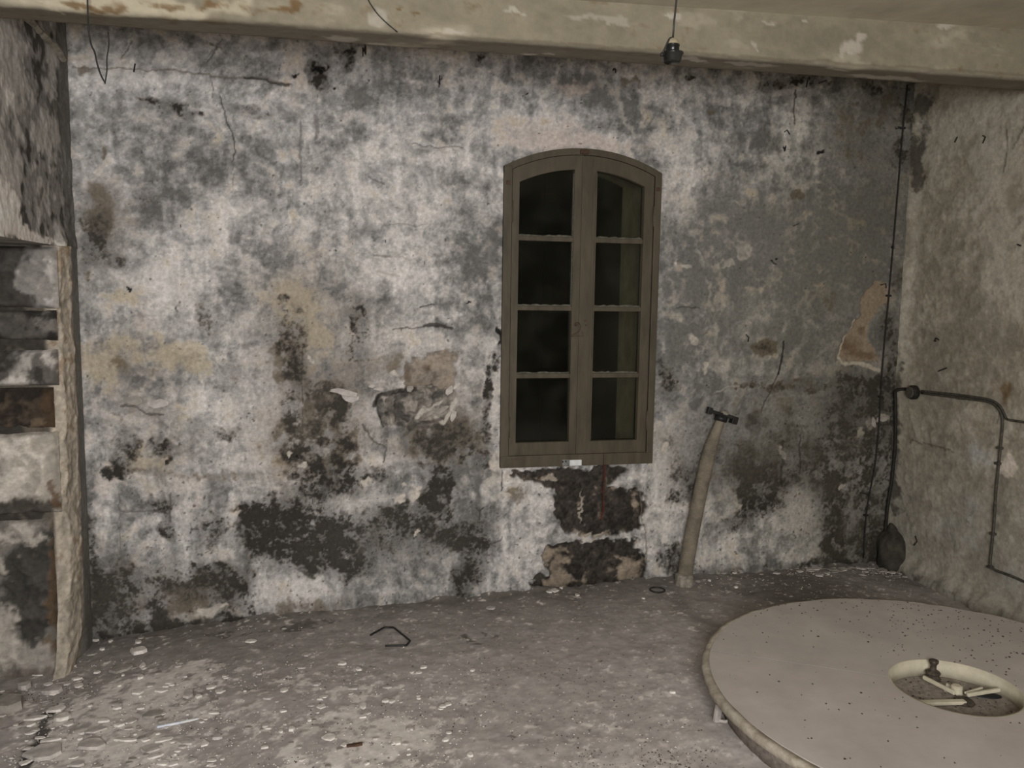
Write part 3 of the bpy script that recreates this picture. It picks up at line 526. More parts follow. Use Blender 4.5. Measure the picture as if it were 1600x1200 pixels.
Zf = floor_z(U)+.002*n2+.0004*n3+.0002*n4-.008*rim+.02*np.exp(-np.maximum(-V, 0)/.03)*(.6+.3*n2)
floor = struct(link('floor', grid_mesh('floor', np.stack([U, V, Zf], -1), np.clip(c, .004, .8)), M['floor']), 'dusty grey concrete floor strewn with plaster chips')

# ------------------------------------------------------------------ ceiling, beam, rear wall
cxs = np.linspace(-1.02, 3.08, 60)
quads('ceiling', [[(-1.02, YREAR, 2.474), (-1.02, -.93, 2.474), (3.08, -.93, 2.597), (3.08, YREAR, 2.597)], [(-1.02, -.82, 2.655), (-1.02, .02, 2.655), (3.08, .02, 2.655), (3.08, -.82, 2.655)]], M['plain_olive'])
struct(bpy.data.objects['ceiling'], 'olive beige painted ceiling')
def rect(x0, x1, z0, z1): return [(x0, YREAR, z0), (x1, YREAR, z0), (x1, YREAR, z1), (x0, YREAR, z1)]
quads('wall_rear', [rect(-1.02, -.97, -.13, 2.66), rect(.68, 3.1, -.13, 2.66), rect(-.97, .68, 2.38, 2.66), rect(-.97, .68, -.13, 1.06)], M['plain'])
struct(bpy.data.objects['wall_rear'], 'dull plaster wall with a wide window opening')
# beam: profile swept in x
YB0, YB1 = -.945, -.80
def beam_bot(x): return 2.362+.0105*x
prof = []                                  # (y, dz above soffit, tag)
for k in range(28): prof.append((YB0-.004, .225-.205*k/27))
for k in range(7):
    a = math.pi*.5*k/6; prof.append((YB0+.016-.020*math.cos(a), .018-.018*math.sin(a)))
for k in range(1, 16): prof.append((YB0+.016+(YB1-.006-YB0-.016)*k/15, 0.0))
prof += [(YB1, .006), (YB1, .05), (YB1, .32)]
prof = np.array(prof); arc = np.concatenate([[0], np.cumsum(np.hypot(*np.diff(prof, axis=0).T))])
xs = np.linspace(-1.03, 3.09, 520); I, J = np.meshgrid(np.arange(len(xs)), np.arange(len(prof)), indexing='ij')
X = xs[I]; SA = arc[J]
def beam_s(x, y):
    p = on_wall(x, y, YB0); d = p[2]-beam_bot(p[0])
    if d > .012: return np.array([p[0], .225-d])
    q = on_z(x, y, beam_bot(p[0])); return np.array([q[0], .225+(q[1]-YB0)*.95])
P = Painter(X, SA, beam_s, .008, 350)
n1 = fbm(X, SA, 2.5, 4, 301, aspect=.5); n2 = fbm(X, SA, 9, 4, 311, aspect=.5); n3 = fbm(X, SA, 30, 4, 321, aspect=.6); n4 = fbm(X, SA, 60, 3, 331, .7, aspect=.25)
c = np.zeros(X.shape+(3,))+np.array(alb(116, 110, 95)); c *= (1+.05*n1+.05*n2+.04*n3)[..., None]
c = mixc(c, alb(134, 128, 114), sst(.8, 1.8, n2+.5*n4)*.5)
sof = sst(.205, .235, SA); c = mixc(c, alb(92, 87, 78), sof*.75)  # soffit darker than the front face: its shade is put into the colour
left = P.blobs([(180,10,110,22,1.0),(300,15,90,18,.8),(420,20,60,16,.5),(90,15,30,14,.6)])
c = mixc(c, alb(152, 144, 126), np.clip(sst(.3, .9, left+.25*n2), 0, 1)*.8)
c = mixc(c, alb(88, 68, 43), np.clip(sst(.35, 1.0, P.blobs([(250,8,50,10,.9),(340,8,50,9,1),(380,22,30,7,.6),(160,10,60,8,.5),(450,22,25,6,.9),(470,15,14,10,.8),(120,8,20,10,.5),(625,12,4,4,1),(650,22,10,3,.8),(668,15,4,3,.7)])*1.1+.3*n3), 0, 1)*.85)
c = mixc(c, alb(88, 78, 62), sof*np.clip(sst(.3, .9, P.blobs([(270,32,30,5,1),(340,34,40,7,.9),(680,68,30,4,.7),(150,35,60,4,.4)])+.2*n3), 0, 1)*.7)
c = mixc(c, alb(150, 144, 134), np.clip(P.blobs([(1328,72,18,12,1),(1345,60,10,6,1.1),(1310,82,6,8,1),(1475,44,12,6,1.1),(710,50,16,6,1.1),(1055,28,12,6,1.1),(535,60,25,4,.9),(590,68,12,3,.9),(1180,100,16,3,.9),(1262,30,4,3,1.2),(1385,122,20,3,.8),(1310,108,8,2,.9),(590,25,16,16,.8),(940,33,50,4,.6),(805,22,20,3,.9),(1205,37,12,3,.8),(1178,75,4,6,.8),(820,85,8,2,1),(860,85,6,2,1),(1070,92,9,3,1.1),(1090,96,6,2,1)], True), 0, 1)*.75)
c = mixc(c, alb(70, 62, 50), P.line([(400,38),(900,73),(1600,119)], 2.5)*.35)
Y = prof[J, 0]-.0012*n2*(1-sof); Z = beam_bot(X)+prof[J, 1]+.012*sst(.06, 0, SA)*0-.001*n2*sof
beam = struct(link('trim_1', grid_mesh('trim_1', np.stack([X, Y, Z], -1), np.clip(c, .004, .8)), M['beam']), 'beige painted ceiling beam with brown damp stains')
# plaster lip where the beam meets the left wall
bm = bmesh.new(); rng = random.Random(4)
lip = [on_x(*q, XL+.004) for q in [(20,8),(40,28),(62,50),(80,68),(97,92)]]
tube_bm([p+np.array([.004, 0, rng.uniform(-.004, .004)]) for p in smooth_path(lip, 5)], [rng.uniform(.010, .017) for _ in range(21)], 7, bm)
link('plaster_lip', bm_mesh('plaster_lip', bm), M['mortar'], wall_left)

# ------------------------------------------------------------------ window
win = struct(empty('window_1', (WAX, 0, WZ0)), 'arched olive casement window with eight dark panes')
def wpart(name, bm, mat, parent, smooth=False):
    for v in bm.verts: v.co -= Vector((WAX, 0, WZ0))
    return link(name, bm_mesh(name, bm, smooth), mat, parent)
def arch_strip(bm, xa, xb, d0, d1, y0, y1, n=14, zflat=None):
    """solid band between offsets d0 (outer) and d1 (inner) of the arch; zflat: flat lower edge instead"""
    rows = []
    for k in range(n+1):
        x = xa+(xb-xa)*k/n; zt = float(arch_z(x, d0)); zb = float(arch_z(x, d1)) if zflat is None else zflat
        rows.append([bm.verts.new(p) for p in ((x, y0, zt), (x, y0, zb), (x, y1, zb), (x, y1, zt))])
    for A_, B_ in zip(rows[:-1], rows[1:]):
        for j in range(4): bm.faces.new((A_[j], A_[(j+1) % 4], B_[(j+1) % 4], B_[j]))
    bm.faces.new(rows[0]); bm.faces.new(rows[-1][::-1])
FW = .040
bm = bmesh.new()
box_bm((WX0, -.022, WZ0), (WX0+FW, .06, WZ1), .003, bm); box_bm((WX1-FW*.85, -.022, WZ0), (WX1, .06, WZ1), .003, bm)
box_bm((WX0+.001, -.026, WZ0), (WX1-.001, .06, WZ0+.058), .003, bm); arch_strip(bm, WX0, WX1, 0, .030, -.020, .06, 24)
wpart('window_frame', bm, M['frame'], win)
XM = 1.247
def sash(x0, x1, g0, g1, side):
    yF, yB = -.012, .035; zb = WZ0+.056; gz0 = .772
    bm = bmesh.new()
    zL, zR = float(arch_z(x0, .032)), float(arch_z(x1, .032))
    gt0, gt1 = float(arch_z(g0, .098)), float(arch_z(g1, .098))
    for xa, xb in ((x0, g0), (g1, x1)):
        arch_strip(bm, xa, xb, .032, 0, yF, yB, 3, zflat=zb)
    arch_strip(bm, g0, g1, .032, .098, yF+.001, yB, 14); box_bm((g0-.001, yF+.001, zb), (g1+.001, yB, gz0), .002, bm)
    s = wpart('sash', bm, M['frame'], win)
    mz = [1.757, 1.426, 1.098]; edges = [None]+mz+[gz0]
    for z in mz:
        wpart('muntin', box_bm((g0-.004, yF+.004, z-.011), (g1+.004, yB, z+.011), .003), M['frame'], s)
        bm = bmesh.new(); rng = random.Random(int(z*1000)+side); n = 16; rows = []
        for k in range(n+1):
            x = g0+(g1-g0)*k/n; h = .011+.004+rng.uniform(0, .007)
            rows.append([bm.verts.new(p) for p in ((x, .006, z+.010), (x, .006, z+h), (x, .013, z+h), (x, .013, z+.010))])
        for A_, B_ in zip(rows[:-1], rows[1:]):
            for j in range(4): bm.faces.new((A_[j], A_[(j+1) % 4], B_[(j+1) % 4], B_[j]))
        wpart('putty', bm, M['putty'], s)
    for i in range(4):
        bm = bmesh.new(); z0 = edges[i+1] if i < 3 else gz0
        if i == 0: arch_strip(bm, g0-.004, g1+.004, .095, 0, .014, .0175, 14, zflat=z0)
        else: box_bm((g0-.004, .014, z0), (g1+.004, .0175, edges[i]), 0, bm)
        wpart('pane', bm, M['glass'], s)
    return s
sL = sash(WX0+FW+.003, XM-.002, .929, 1.199, 1); sR = sash(XM+.002, WX1-FW*.85-.003, 1.309, 1.556, 2)
wpart('meeting_strip', box_bm((XM-.012, -.019, WZ0+.06), (XM+.042, -.0118, float(arch_z(XM+.04, .034))), .002), M['frame'], sR)
wpart('glazing_bead', box_bm((1.196, -.004, 1.44), (1.203, .0135, 2.07), .001), M['putty'], sL)
wpart('glazing_bead', box_bm((1.306, -.016, .775), (1.312, .0135, 2.075), .001), M['frame'], sR)
# hinges, latch holes, bent wire hook, plate and sticker
for sx, s, zz in ((WX0+FW+.001, sL, (1.88, .85)), (WX1-FW*.85-.001, sR, (1.88, .87))):
    for z in zz:
        bm = tube_bm([(sx, -.016, z-.05), (sx, -.016, z+.05)], .006, 8)
        wpart('hinge', bm, M['frame'], s, True)
for x, z in ((WX0+.02, 2.01), (WX1-.02, 2.01)):
    wpart('hinge_pin', box_bm((x-.009, -.027, z-.009), (x+.009, -.02, z+.009), .002), M['rust'], win)
p = on_wall(912, 236); wpart('latch_catch', box_bm((1.22, -.034, 2.158), (1.262, -.012, 2.178), .003), M['rust'], win)
for q, r in (((900, 507), .008), ((914, 501), .006), ((915, 508), .004)):
    p = on_wall(*q, -.013); wpart('screw', tube_bm([(p[0], -.014, p[2]), (p[0], -.021, p[2])], r, 10), M['rust'], win)
wpart('wire_hook', tube_bm(smooth_path([on_wall(*q, -.024) for q in [(900,504),(905,505),(907,512),(903,519),(892,525),(902,525),(911,525),(910,518)]], 4), .0016, 6), M['rust'], win)
wpart('metal_plate', box_bm((on_wall(876,721)[0], -.030, on_wall(876,726)[2]), (on_wall(887,721)[0], -.026, on_wall(887,716)[2]), .001), M['plate'], win)
for q in ((879.5, 721.5), (884, 721)):
    p = on_wall(*q, -.03); wpart('screw_hole', tube_bm([(p[0], -.0298, p[2]), (p[0], -.0308, p[2])], .0045, 8), M['black'], win)
wpart('sticker', box_bm((on_wall(887.5,721)[0], -.028, on_wall(888,726)[2]), (on_wall(906,721)[0], -.0255, on_wall(906,716.5)[2]), 0), M['sticker'], win)
wpart('red_wire', tube_bm([on_wall(943, 708, -.028), on_wall(943, 722, -.029), on_wall(942.5, 760, -.012), on_wall(941, 800, -.004)], .0018, 6), M['red'], win)
# reveal behind the panes with a closed shutter
bm = bmesh.new(); rows = []
x0, x1 = WX0+.03, WX1-.03; outl = [(x0, WZ0+.02), (x1, WZ0+.02)]+[(x1+(x0-x1)*k/14, float(arch_z(x1+(x0-x1)*k/14, .03))) for k in range(15)]
fr = [bm.verts.new((x, .055, z)) for x, z in outl]; bk = [bm.verts.new((x, .47, z)) for x, z in outl]
for k in range(len(outl)): bm.faces.new((fr[k], fr[(k+1) % len(outl)], bk[(k+1) % len(outl)], bk[k]))
wpart('reveal', bm, M['niche'], win)
for k in range(5):
    w = (x1-x0)/5; a = x0+k*w+.002; bm = bmesh.new(); arch_strip(bm, a, a+w-.004, .03, 0, .44, .462, 4, zflat=WZ0+.02)
    wpart('shutter_board', bm, M['shutter'], win)

# ------------------------------------------------------------------ pieces on the back wall
def chip_bm(rx, rz, th, seed, n=9):
    rng = random.Random(seed); bm = bmesh.new(); A_, B_ = [], []
    for k in range(n):
        a = 2*math.pi*k/n+rng.uniform(-.2, .2); r = rng.uniform(.7, 1.1)
        A_.append(bm.verts.new((rx*r*math.cos(a), -th, rz*r*math.sin(a)))); B_.append(bm.verts.new((rx*r*math.cos(a)*1.04, 0, rz*r*math.sin(a)*1.04)))
    bm.faces.new(A_); bm.faces.new(B_[::-1])
    for k in range(n): bm.faces.new((A_[k], A_[(k+1) % n], B_[(k+1) % n], B_[k]))
    return bm
for i, (x, y, rx, ry, tx, rot, m) in enumerate([(538,613,21,5,35,-12,'flake2'),(548,622,15,6,10,-8,'flake2'),(592,608,8,3,30,-5,'flake2'),(581,603,5,3,20,0,'flake2'),(640,607,6,5,10,0,'flake3'),(690,641,13,4,25,25,'flake3'),(708,648,4,10,20,-20,'flake2'),(672,646,9,3,30,30,'flake3'),
      (250,630,14,7,15,5,'flake2'),(210,626,12,7,15,0,'flake3'),(702,610,5,9,15,-30,'flake2'),(1380,655,8,5,20,0,'flake3'),(1364,660,5,10,10,10,'flake3')]):
    p = on_wall(x, y); s = .0033
    o = link('plaster_flake', bm_mesh('plaster_flake', chip_bm(rx*s, ry*s, .004, 30+i)), M[m], wall_back, (p[0], -.003, p[2]))
    o.rotation_euler = (math.radians(-tx*.5), math.radians(-rot), 0)
def nail(pts, r=.0028, parent=wall_back, dy=.016, hook=True, name='nail', surf=on_wall):
    P = [surf(*q, -.004-dy*(k/(max(1, len(pts)-1)))) for k, q in enumerate(pts)]
    P = [P[0]+np.array([0, .01, 0])]+P
    return link(name, bm_mesh(name, tube_bm(P, r, 6)), M['rust'] if hook else M['black'], parent)
for q in ([(211,100),(209,112)], [(1318,198),(1404,198),(1411,201)][1:], [(1228,228),(1226,236)], [(1240,353),(1249,349)], [(1226,206),(1230,203),(1234,210)], [(1166,523),(1170,527),(1169,534)], [(1378,445),(1384,443),(1385,450)], [(1344,770),(1352,771),(1358,774)],
          [(687,118),(687,132)], [(500,107),(506,110)], [(1262,126),(1260,136)], [(1280,130),(1292,125)], [(567,75),(567,88)], [(962,108),(962,114)], [(1400,201),(1413,199)]):
    nail(q, .003, hook=False)

# ------------------------------------------------------------------ cables and junction box
def cable(name, pts, r, mat, label, cat='cable', seg=8, sm=6):
    P = [np.asarray(p, float) for p in smooth_path(pts, sm)]; base = P[-1].copy()
    o = link(name, bm_mesh(name, tube_bm([p-base for p in P], r, seg), True), mat, None, base); return tag(o, label, cat)
cc = cable('wall_cable', [on_wall(x, y, -.012) for x, y in [(1418,132),(1411,200),(1401,320),(1389,460),(1379,570),(1375,640),(1368,720),(1354,800),(1349,872)]], .0042, M['cable_dark'], 'thin black cable running down the mouldy plaster near the corner')
for x, y in ((1411,200),(1389,462),(1376,620),(1353,805)):
    p = on_wall(x, y, -.012); d = p-np.array(cc.location)
    link('cable_clip', bm_mesh('cable_clip', box_bm(d+np.array([-.012, -.007, -.005]), d+np.array([.012, .011, .005]), .002)), M['black'], cc)
XW = XR-.022
cable('wall_cable', [on_x(1430, 613, XW)+np.array([0, .01, 0]), on_x(1415, 608, XW)+np.array([0, 0, 0]), np.array([XW-.02, -.035, 1.005]), np.array([XW-.014, -.03, .95]), on_wall(1399, 690, -.03), on_wall(1394, 745, -.03), on_wall(1386, 800, -.03), on_wall(1383, 850, -.03), on_wall(1384, 878, -.03)], .0085, M['cable_dark'], 'thick dark cable dropping from the round box down the room corner')
XC = XR-.014
jb = tag(empty('junction_box', on_x(1430, 613, XR-.006)), 'round dark junction box on the olive wall', 'junction box')
bm = lathe_bm([(0, 0), (.037, 0), (.037, .022), (.033, .03), (0, .03)], 24); bmesh.ops.rotate(bm, verts=bm.verts, matrix=Matrix.Rotation(-math.pi/2, 3, 'Y')); link('box_body', bm_mesh('box_body', bm, False), M['cable_dark'], jb)
bm = lathe_bm([(0, .03), (.03, .03), (.03, .036), (.026, .039), (0, .039)], 24); bmesh.ops.rotate(bm, verts=bm.verts, matrix=Matrix.Rotation(-math.pi/2, 3, 'Y')); link('box_lid', bm_mesh('box_lid', bm, False), M['cable'], jb)
c1 = cable('wall_cable', [on_x(x, y, XC) for x, y in [(1440,614),(1480,619),(1520,624),(1545,628),(1558,636),(1566,652),(1565,680),(1560,730),(1556,770),(1553,820),(1548,870),(1548,884),(1556,891),(1580,900),(1612,914)]], .0062, M['cable'], 'grey cable looping from round box down to the floor edge')
for x, y in ((1559,724),(1551,834),(1547,886),(1562,700),(1500,622)):
    p = on_x(x, y, XC)-np.array(c1.location); link('cable_clip', bm_mesh('cable_clip', box_bm(p+np.array([-.010, -.012, -.006]), p+np.array([.012, .012, .006]), .002)), M['cable'], c1)
cable('wall_cable', [on_x(x, y, XC-.006) for x, y in [(1440,611),(1480,615),(1520,620),(1548,625),(1562,634),(1569,646),(1574,655),(1590,658),(1615,662)]], .0055, M['cable'], 'grey cable branching off level along the olive wall')
for q in ([(1492,222),(1497,214)], [(1536,212),(1541,214),(1538,224)], [(1460,533),(1464,528),(1469,531)], [(1590,382),(1596,384)], [(1430,838),(1434,846),(1430,852)], [(1466,580),(1480,575)]):
    P_ = [on_x(*v, XR-.006) for v in q]; link('nail', bm_mesh('nail', tube_bm([P_[0]+np.array([.012, 0, 0])]+[p-np.array([.004*k, 0, 0]) for k, p in enumerate(P_)], .0032, 6)), M['black'], wall_right)

# mortar lump in the corner
def lump(name, base, rx, ry, rz, seed, mat, label, cat, lean=(0, 0)):
    bm = bmesh.new(); bmesh.ops.create_icosphere(bm, subdivisions=4, radius=1)
    co = np.array([v.co[:] for v in bm.verts]); d = 1+.05*fbm(co[:, 0]+co[:, 2]*.7, co[:, 1]-co[:, 2]*.5, 2.2, 4, seed)
    for v, k in zip(bm.verts, d):
        z = max(v.co.z, -.25); v.co = Vector((v.co.x*rx*k+lean[0]*max(z, 0), v.co.y*ry*k+lean[1]*max(z, 0), (z+.25)*rz*k*.8))
    return tag(link(name, bm_mesh(name, bm, True), mat, None, base), label, cat)
lump('mortar_heap', (3.035, -.075, .035), .072, .10, .235, 910, M['lump'], 'dark lump of mortar at the foot of the room corner', 'mortar', (-.004, .02))

# ------------------------------------------------------------------ ribbed hose leaning on the wall
foot = on_floor(1069, 914); hr = tag(empty('flexible_hose', foot), 'ribbed beige hose leaning on the wall under a black clamp', 'hose')
hp = [np.array([foot[0], foot[1], foot[2]+.01])-foot]+[on_wall(x, y, Y)-foot for x, y, Y in [(1073,880,-.10),(1083,825,-.085),(1095,765,-.075),(1107,712,-.07),(1117,680,-.062),(1126,656,-.055)]]
hp = smooth_path(hp, 30); L_ = 0; rr = []
for i, p in enumerate(hp):
    if i: L_ += np.linalg.norm(np.asarray(p)-np.asarray(hp[i-1]))
    t = i/(len(hp)-1); rr.append((.0375-.003*t-(.010 if t > .93 else .010*max(0, (t-.80)/.13)))+.0016*math.sin(L_*2*math.pi/.0095))
# resample finer so that the ribs read
HP = np.array(hp); seglen = np.concatenate([[0], np.cumsum(np.linalg.norm(np.diff(HP, axis=0), axis=1))]); ss = np.arange(0, seglen[-1], .0024)
HQ = np.stack([np.interp(ss, seglen, HP[:, k]) for k in range(3)], -1); tt = ss/seglen[-1]
rr = (.0375-.004*tt-.010*np.clip((tt-.80)/.15, 0, 1))+.0017*np.sin(ss*2*math.pi/.0096)*(tt < .9)
link('hose_body', bm_mesh('hose_body', tube_bm(HQ, list(rr), 18), True), M['hose'], hr)
bm = lathe_bm([(0, -.01), (.047, -.01), (.046, .03), (.043, .058), (.030, .062), (0, .062)], 18); rng = random.Random(3)
for v in bm.verts: v.co.x += rng.uniform(-.004, .004); v.co.y += rng.uniform(-.004, .004)
link('mortar_collar', bm_mesh('mortar_collar', bm), M['mortar'], hr)
ct = on_wall(1127, 652, -.055); cl = tag(empty('pipe_clamp', ct), 'black clamp with pale insert fixed to the wall above the ribbed hose', 'clamp')
def tilt(bm, a): bmesh.ops.rotate(bm, verts=bm.verts, matrix=Matrix.Rotation(a, 3, 'Y')); return bm
ta = math.radians(15)
link('clamp_bar', bm_mesh('clamp_bar', tilt(box_bm((-.078, -.012, .006), (.062, .012, .024), .004), ta)), M['black'], cl)
bm = box_bm((-.086, -.014, .000), (-.062, .014, .034), .003); link('clamp_end', bm_mesh('clamp_end', tilt(bm, ta)), M['black'], cl)
bm = box_bm((.056, -.018, -.016), (.088, .018, .022), .003); link('clamp_end', bm_mesh('clamp_end', tilt(bm, ta)), M['black'], cl)
bm = lathe_bm([(.024, -.02), (.033, -.02), (.033, .008), (.024, .008), (.024, -.02)], 20); link('clamp_ring', bm_mesh('clamp_ring', tilt(bm, ta), True), M['black'], cl)
bm = lathe_bm([(0, .018), (.026, .018), (.022, .031), (.010, .036), (0, .037)], 18); 
for v in bm.verts: v.co.y *= .55; v.co.x += .012
link('pale_insert', bm_mesh('pale_insert', tilt(bm, ta), True), M['mortar'], cl)
link('wall_screw', bm_mesh('wall_screw', tube_bm([(0, -.005, .012), (0, .056, .012)], .006, 8)), M['black'], cl)

# ------------------------------------------------------------------ round slab with centre opening
DC = np.array([2.165, -1.538]); DZ, RO, RI = .15, .866, .212
slab = tag(empty('round_slab', (DC[0], DC[1], floor_z(DC[0]))), 'large round pale slab with a round centre opening on the floor', 'slab'); zb = float(floor_z(DC[0])); z = lambda v: v-zb
seam = math.radians(148.5)
for k in range(2):
    a0 = seam+k*math.pi+.0024; a1 = seam+(k+1)*math.pi-.0024
    bm = lathe_bm([(RI, z(DZ)), (RO-.028, z(DZ)), (RO-.026, z(DZ-.0005)), (RO-.026, z(DZ-.03)), (RI, z(DZ-.03))], 80, a0, a1)
    link('half_plate', bm_mesh('half_plate', bm), M['disc'], slab)
bm = lathe_bm([(RO-.026, z(DZ-.001)), (RO-.004, z(DZ-.006)), (RO, z(DZ-.014)), (RO-.001, z(DZ-.030)), (RO-.008, z(DZ-.035)), (RO-.026, z(DZ-.035)), (RO-.026, z(DZ-.001))], 160)
co = np.array([v.co[:] for v in bm.verts]); an = np.arctan2(co[:, 1], co[:, 0]); nn = fbm(an*3, co[:, 2]*10, 3, 4, 33)
for v, k in zip(bm.verts, nn):
    r = math.hypot(v.co.x, v.co.y); f = 1+(.0022*k if r > RO-.02 else 0); v.co.x *= f; v.co.y *= f; v.co.z += .0012*k
link('rim', bm_mesh('rim', bm, True), M['disc_rim'], slab)
link('base', bm_mesh('base', lathe_bm([(RI+.02, z(DZ-.035)), (.815, z(DZ-.035)), (.805, z(.02)), (RI+.02, z(.02))], 90), True), M['dust'], slab)
link('opening_liner', bm_mesh('opening_liner', lathe_bm([(RI+.004, z(DZ+.001)), (RI-.003, z(DZ+.001)), (RI-.004, z(DZ-.063)), (RI+.004, z(DZ-.063))], 64), True), M['cream'], slab)
PZ = DZ-.060; bm = bmesh.new(); ring = []
pitc = on_z(1544, 1088, PZ)[:2]-DC
link('opening_bed', bm_mesh('opening_bed', lathe_bm([(0, z(PZ)), (RI-.003, z(PZ)), (RI-.003, z(PZ-.02)), (0, z(PZ-.02))], 48)), M['dust'], slab)
def on_slab(x, y, h): p = on_z(x, y, h); return np.array([p[0]-DC[0], p[1]-DC[1], h-zb])
bm = lathe_bm([(0, 0), (.046, 0), (.044, .004), (0, .004)], 20)
for v in bm.verts: v.co.y *= .42
bmesh.ops.rotate(bm, verts=bm.verts, matrix=Matrix.Rotation(-.35, 3, 'Z')); o = link('dark_slot', bm_mesh('dark_slot', bm), M['pit'], slab, (pitc[0], pitc[1], z(PZ+.0005)))
kp = on_slab(1457, 1063, PZ); kr = math.hypot(kp[0], kp[1]); kf = min(1.0, (RI-.034)/kr); kp = kp*np.array([kf, kf, 1])
kb = link('screw_knob', bm_mesh('screw_knob', lathe_bm([(0, 0), (.022, 0), (.0265, .006), (.0265, .014), (.019, .019), (.018, .022), (.025, .026), (.0265, .031), (.022, .036), (.011, .038), (.0105, .058), (.013, .064), (.017, .070), (.017, .077), (.014, .079), (0, .079)], 20), True), M['iron'], slab, kp)
def arm(name, a, b, w, h, zz, mat):
    A_ = on_slab(*a, zz); B_ = on_slab(*b, zz); d = B_-A_; L_ = math.hypot(d[0], d[1])
    bm = box_bm((0, -w/2, -h), (L_, w/2, 0), .003); return link(name, bm_mesh(name, bm), mat, slab, A_, (0, 0, math.atan2(d[1], d[0])))
arm('lever_arm', (1443,1055), (1492,1080), .010, .014, PZ+.030, M['cream'])
arm('lever_arm', (1436,1096), (1508,1094), .024, .012, PZ+.016, M['cream'])
arm('lever_arm', (1512,1083), (1562,1075), .011, .013, PZ+.034, M['cream'])
arm('lever_arm', (1508,1081), (1535,1073), .008, .008, PZ+.030, M['cream'])
p = on_slab(1494, 1083, PZ); link('pivot_block', bm_mesh('pivot_block', lathe_bm([(0, 0), (.022, 0), (.020, .026), (.014, .030), (0, .030)], 14)), M['cream'], slab, p)
p = on_slab(1506, 1098, PZ); link('pivot_foot', bm_mesh('pivot_foot', lathe_bm([(0, 0), (.034, 0), (.034, .005), (.028, .012), (0, .012)], 20)), M['iron'], slab, p)
p = on_slab(1478, 1082, PZ); bm = box_bm((-.012, -.004, 0), (.012, .004, .032), .002); link('web_plate', bm_mesh('web_plate', bm), M['disc_rim'], slab, p, (0, .5, .4))
for k in range(2):
    bm = box_bm((RI+.002, -.0022, z(DZ-.029)), (RO-.03, .0022, z(DZ-.0008)), 0)
    link('joint_shade_strip', bm_mesh('joint_shade_strip', bm), M['grit_dark'], slab, None, (0, 0, seam+k*math.pi))  # added dark strip, stands in for the shaded gap between the plates
# small bent bracket and chunk under the edge
bp = on_floor(1120, 1128); br = tag(empty('support_bracket', bp), 'small pale bent bracket lying under the slab edge', 'bracket')
link('upright', bm_mesh('upright', box_bm((-.014, -.008, 0), (.010, .008, .062), .004)), M['flake2'], br, None, (0, .15, .2))
link('hooked_bar', bm_mesh('hooked_bar', tube_bm(smooth_path([(.004, 0, .006), (.028, -.01, .004), (.044, -.01, .012), (.040, -.004, .04), (.030, .004, .07)], 5), .006, 7), True), M['flake2'], br)

# ------------------------------------------------------------------ lamp holder on its cord
lb = on_wall(1050, 98, -1.9); lamp = tag(empty('lamp_holder', lb), 'black bulbless lamp holder hanging on a cord from the ceiling', 'lamp holder')
link('skirt', bm_mesh('skirt', lathe_bm([(0, 0), (.019, 0), (.0225, .004), (.0245, .018), (.0275, .020), (.0275, .024), (.022, .026), (.015, .027)], 28), True), M['bakelite'], lamp)
link('shell', bm_mesh('shell', lathe_bm([(.0165, .026), (.0165, .040), (.0175, .0405), (.0175, .043), (.0165, .0435)], 28), True), M['bakelite'], lamp)
link('cap', bm_mesh('cap', lathe_bm([(.0165, .0435), (.0165, .047), (.013, .054), (.007, .058), (.003, .059), (0, .059)], 28), True), M['bakelite_pale'], lamp)
top = on_wall(1061, -60, -1.9); zc = float(ceil_z(lb[0]))
link('cord', bm_mesh('cord', tube_bm([(0, 0, .057), (.002, 0, .10), (.007, 0, .16), (.012, .0, zc-lb[2]+.005)], .0026, 8), True), M['black'], lamp)
link('side_wire', bm_mesh('side_wire', tube_bm(smooth_path([(0, -.002, .060), (-.011, -.006, .055), (-.019, -.008, .040), (-.0265, -.008, .024), (-.030, -.006, .017)], 5), .0024, 7), True), M['black'], lamp)
link('ear', bm_mesh('ear', box_bm((-.034, -.012, .012), (-.024, -.002, .020), .002)), M['bakelite'], lamp)

# loose wires by the beam
def wire(name, pts, r, mat, label, Y): 
    P_ = [on_wall(x, y, Y) for x, y in pts]; base = P_[0].copy(); return tag(link(name, bm_mesh(name, tube_bm([p-base for p in smooth_path(P_, 5)], r, 6), True), mat, None, base), label, 'wire')
w = wire('hanging_wire', [(132,-75),(136,-20),(138,40),(142,68),(148,82),(152,100),(158,118),(164,129)], .0028, M['black'], 'doubled dark wire hanging from the ceiling beside the left corner', -.985)
P_ = [on_wall(x, y, -.985)-np.array(w.location) for x, y in [(169,50),(170,70),(167,92),(167,110),(164,131)]]
link('wire_end', bm_mesh('wire_end', tube_bm(smooth_path(P_, 5), .0024, 6), True), M['black'], w)
wire('hanging_wire', [(560,-70),(572,-10),(585,15),(600,32),(621,50)], .0018, M['black'], 'single thin wire curling down the face of the beam', -.958)

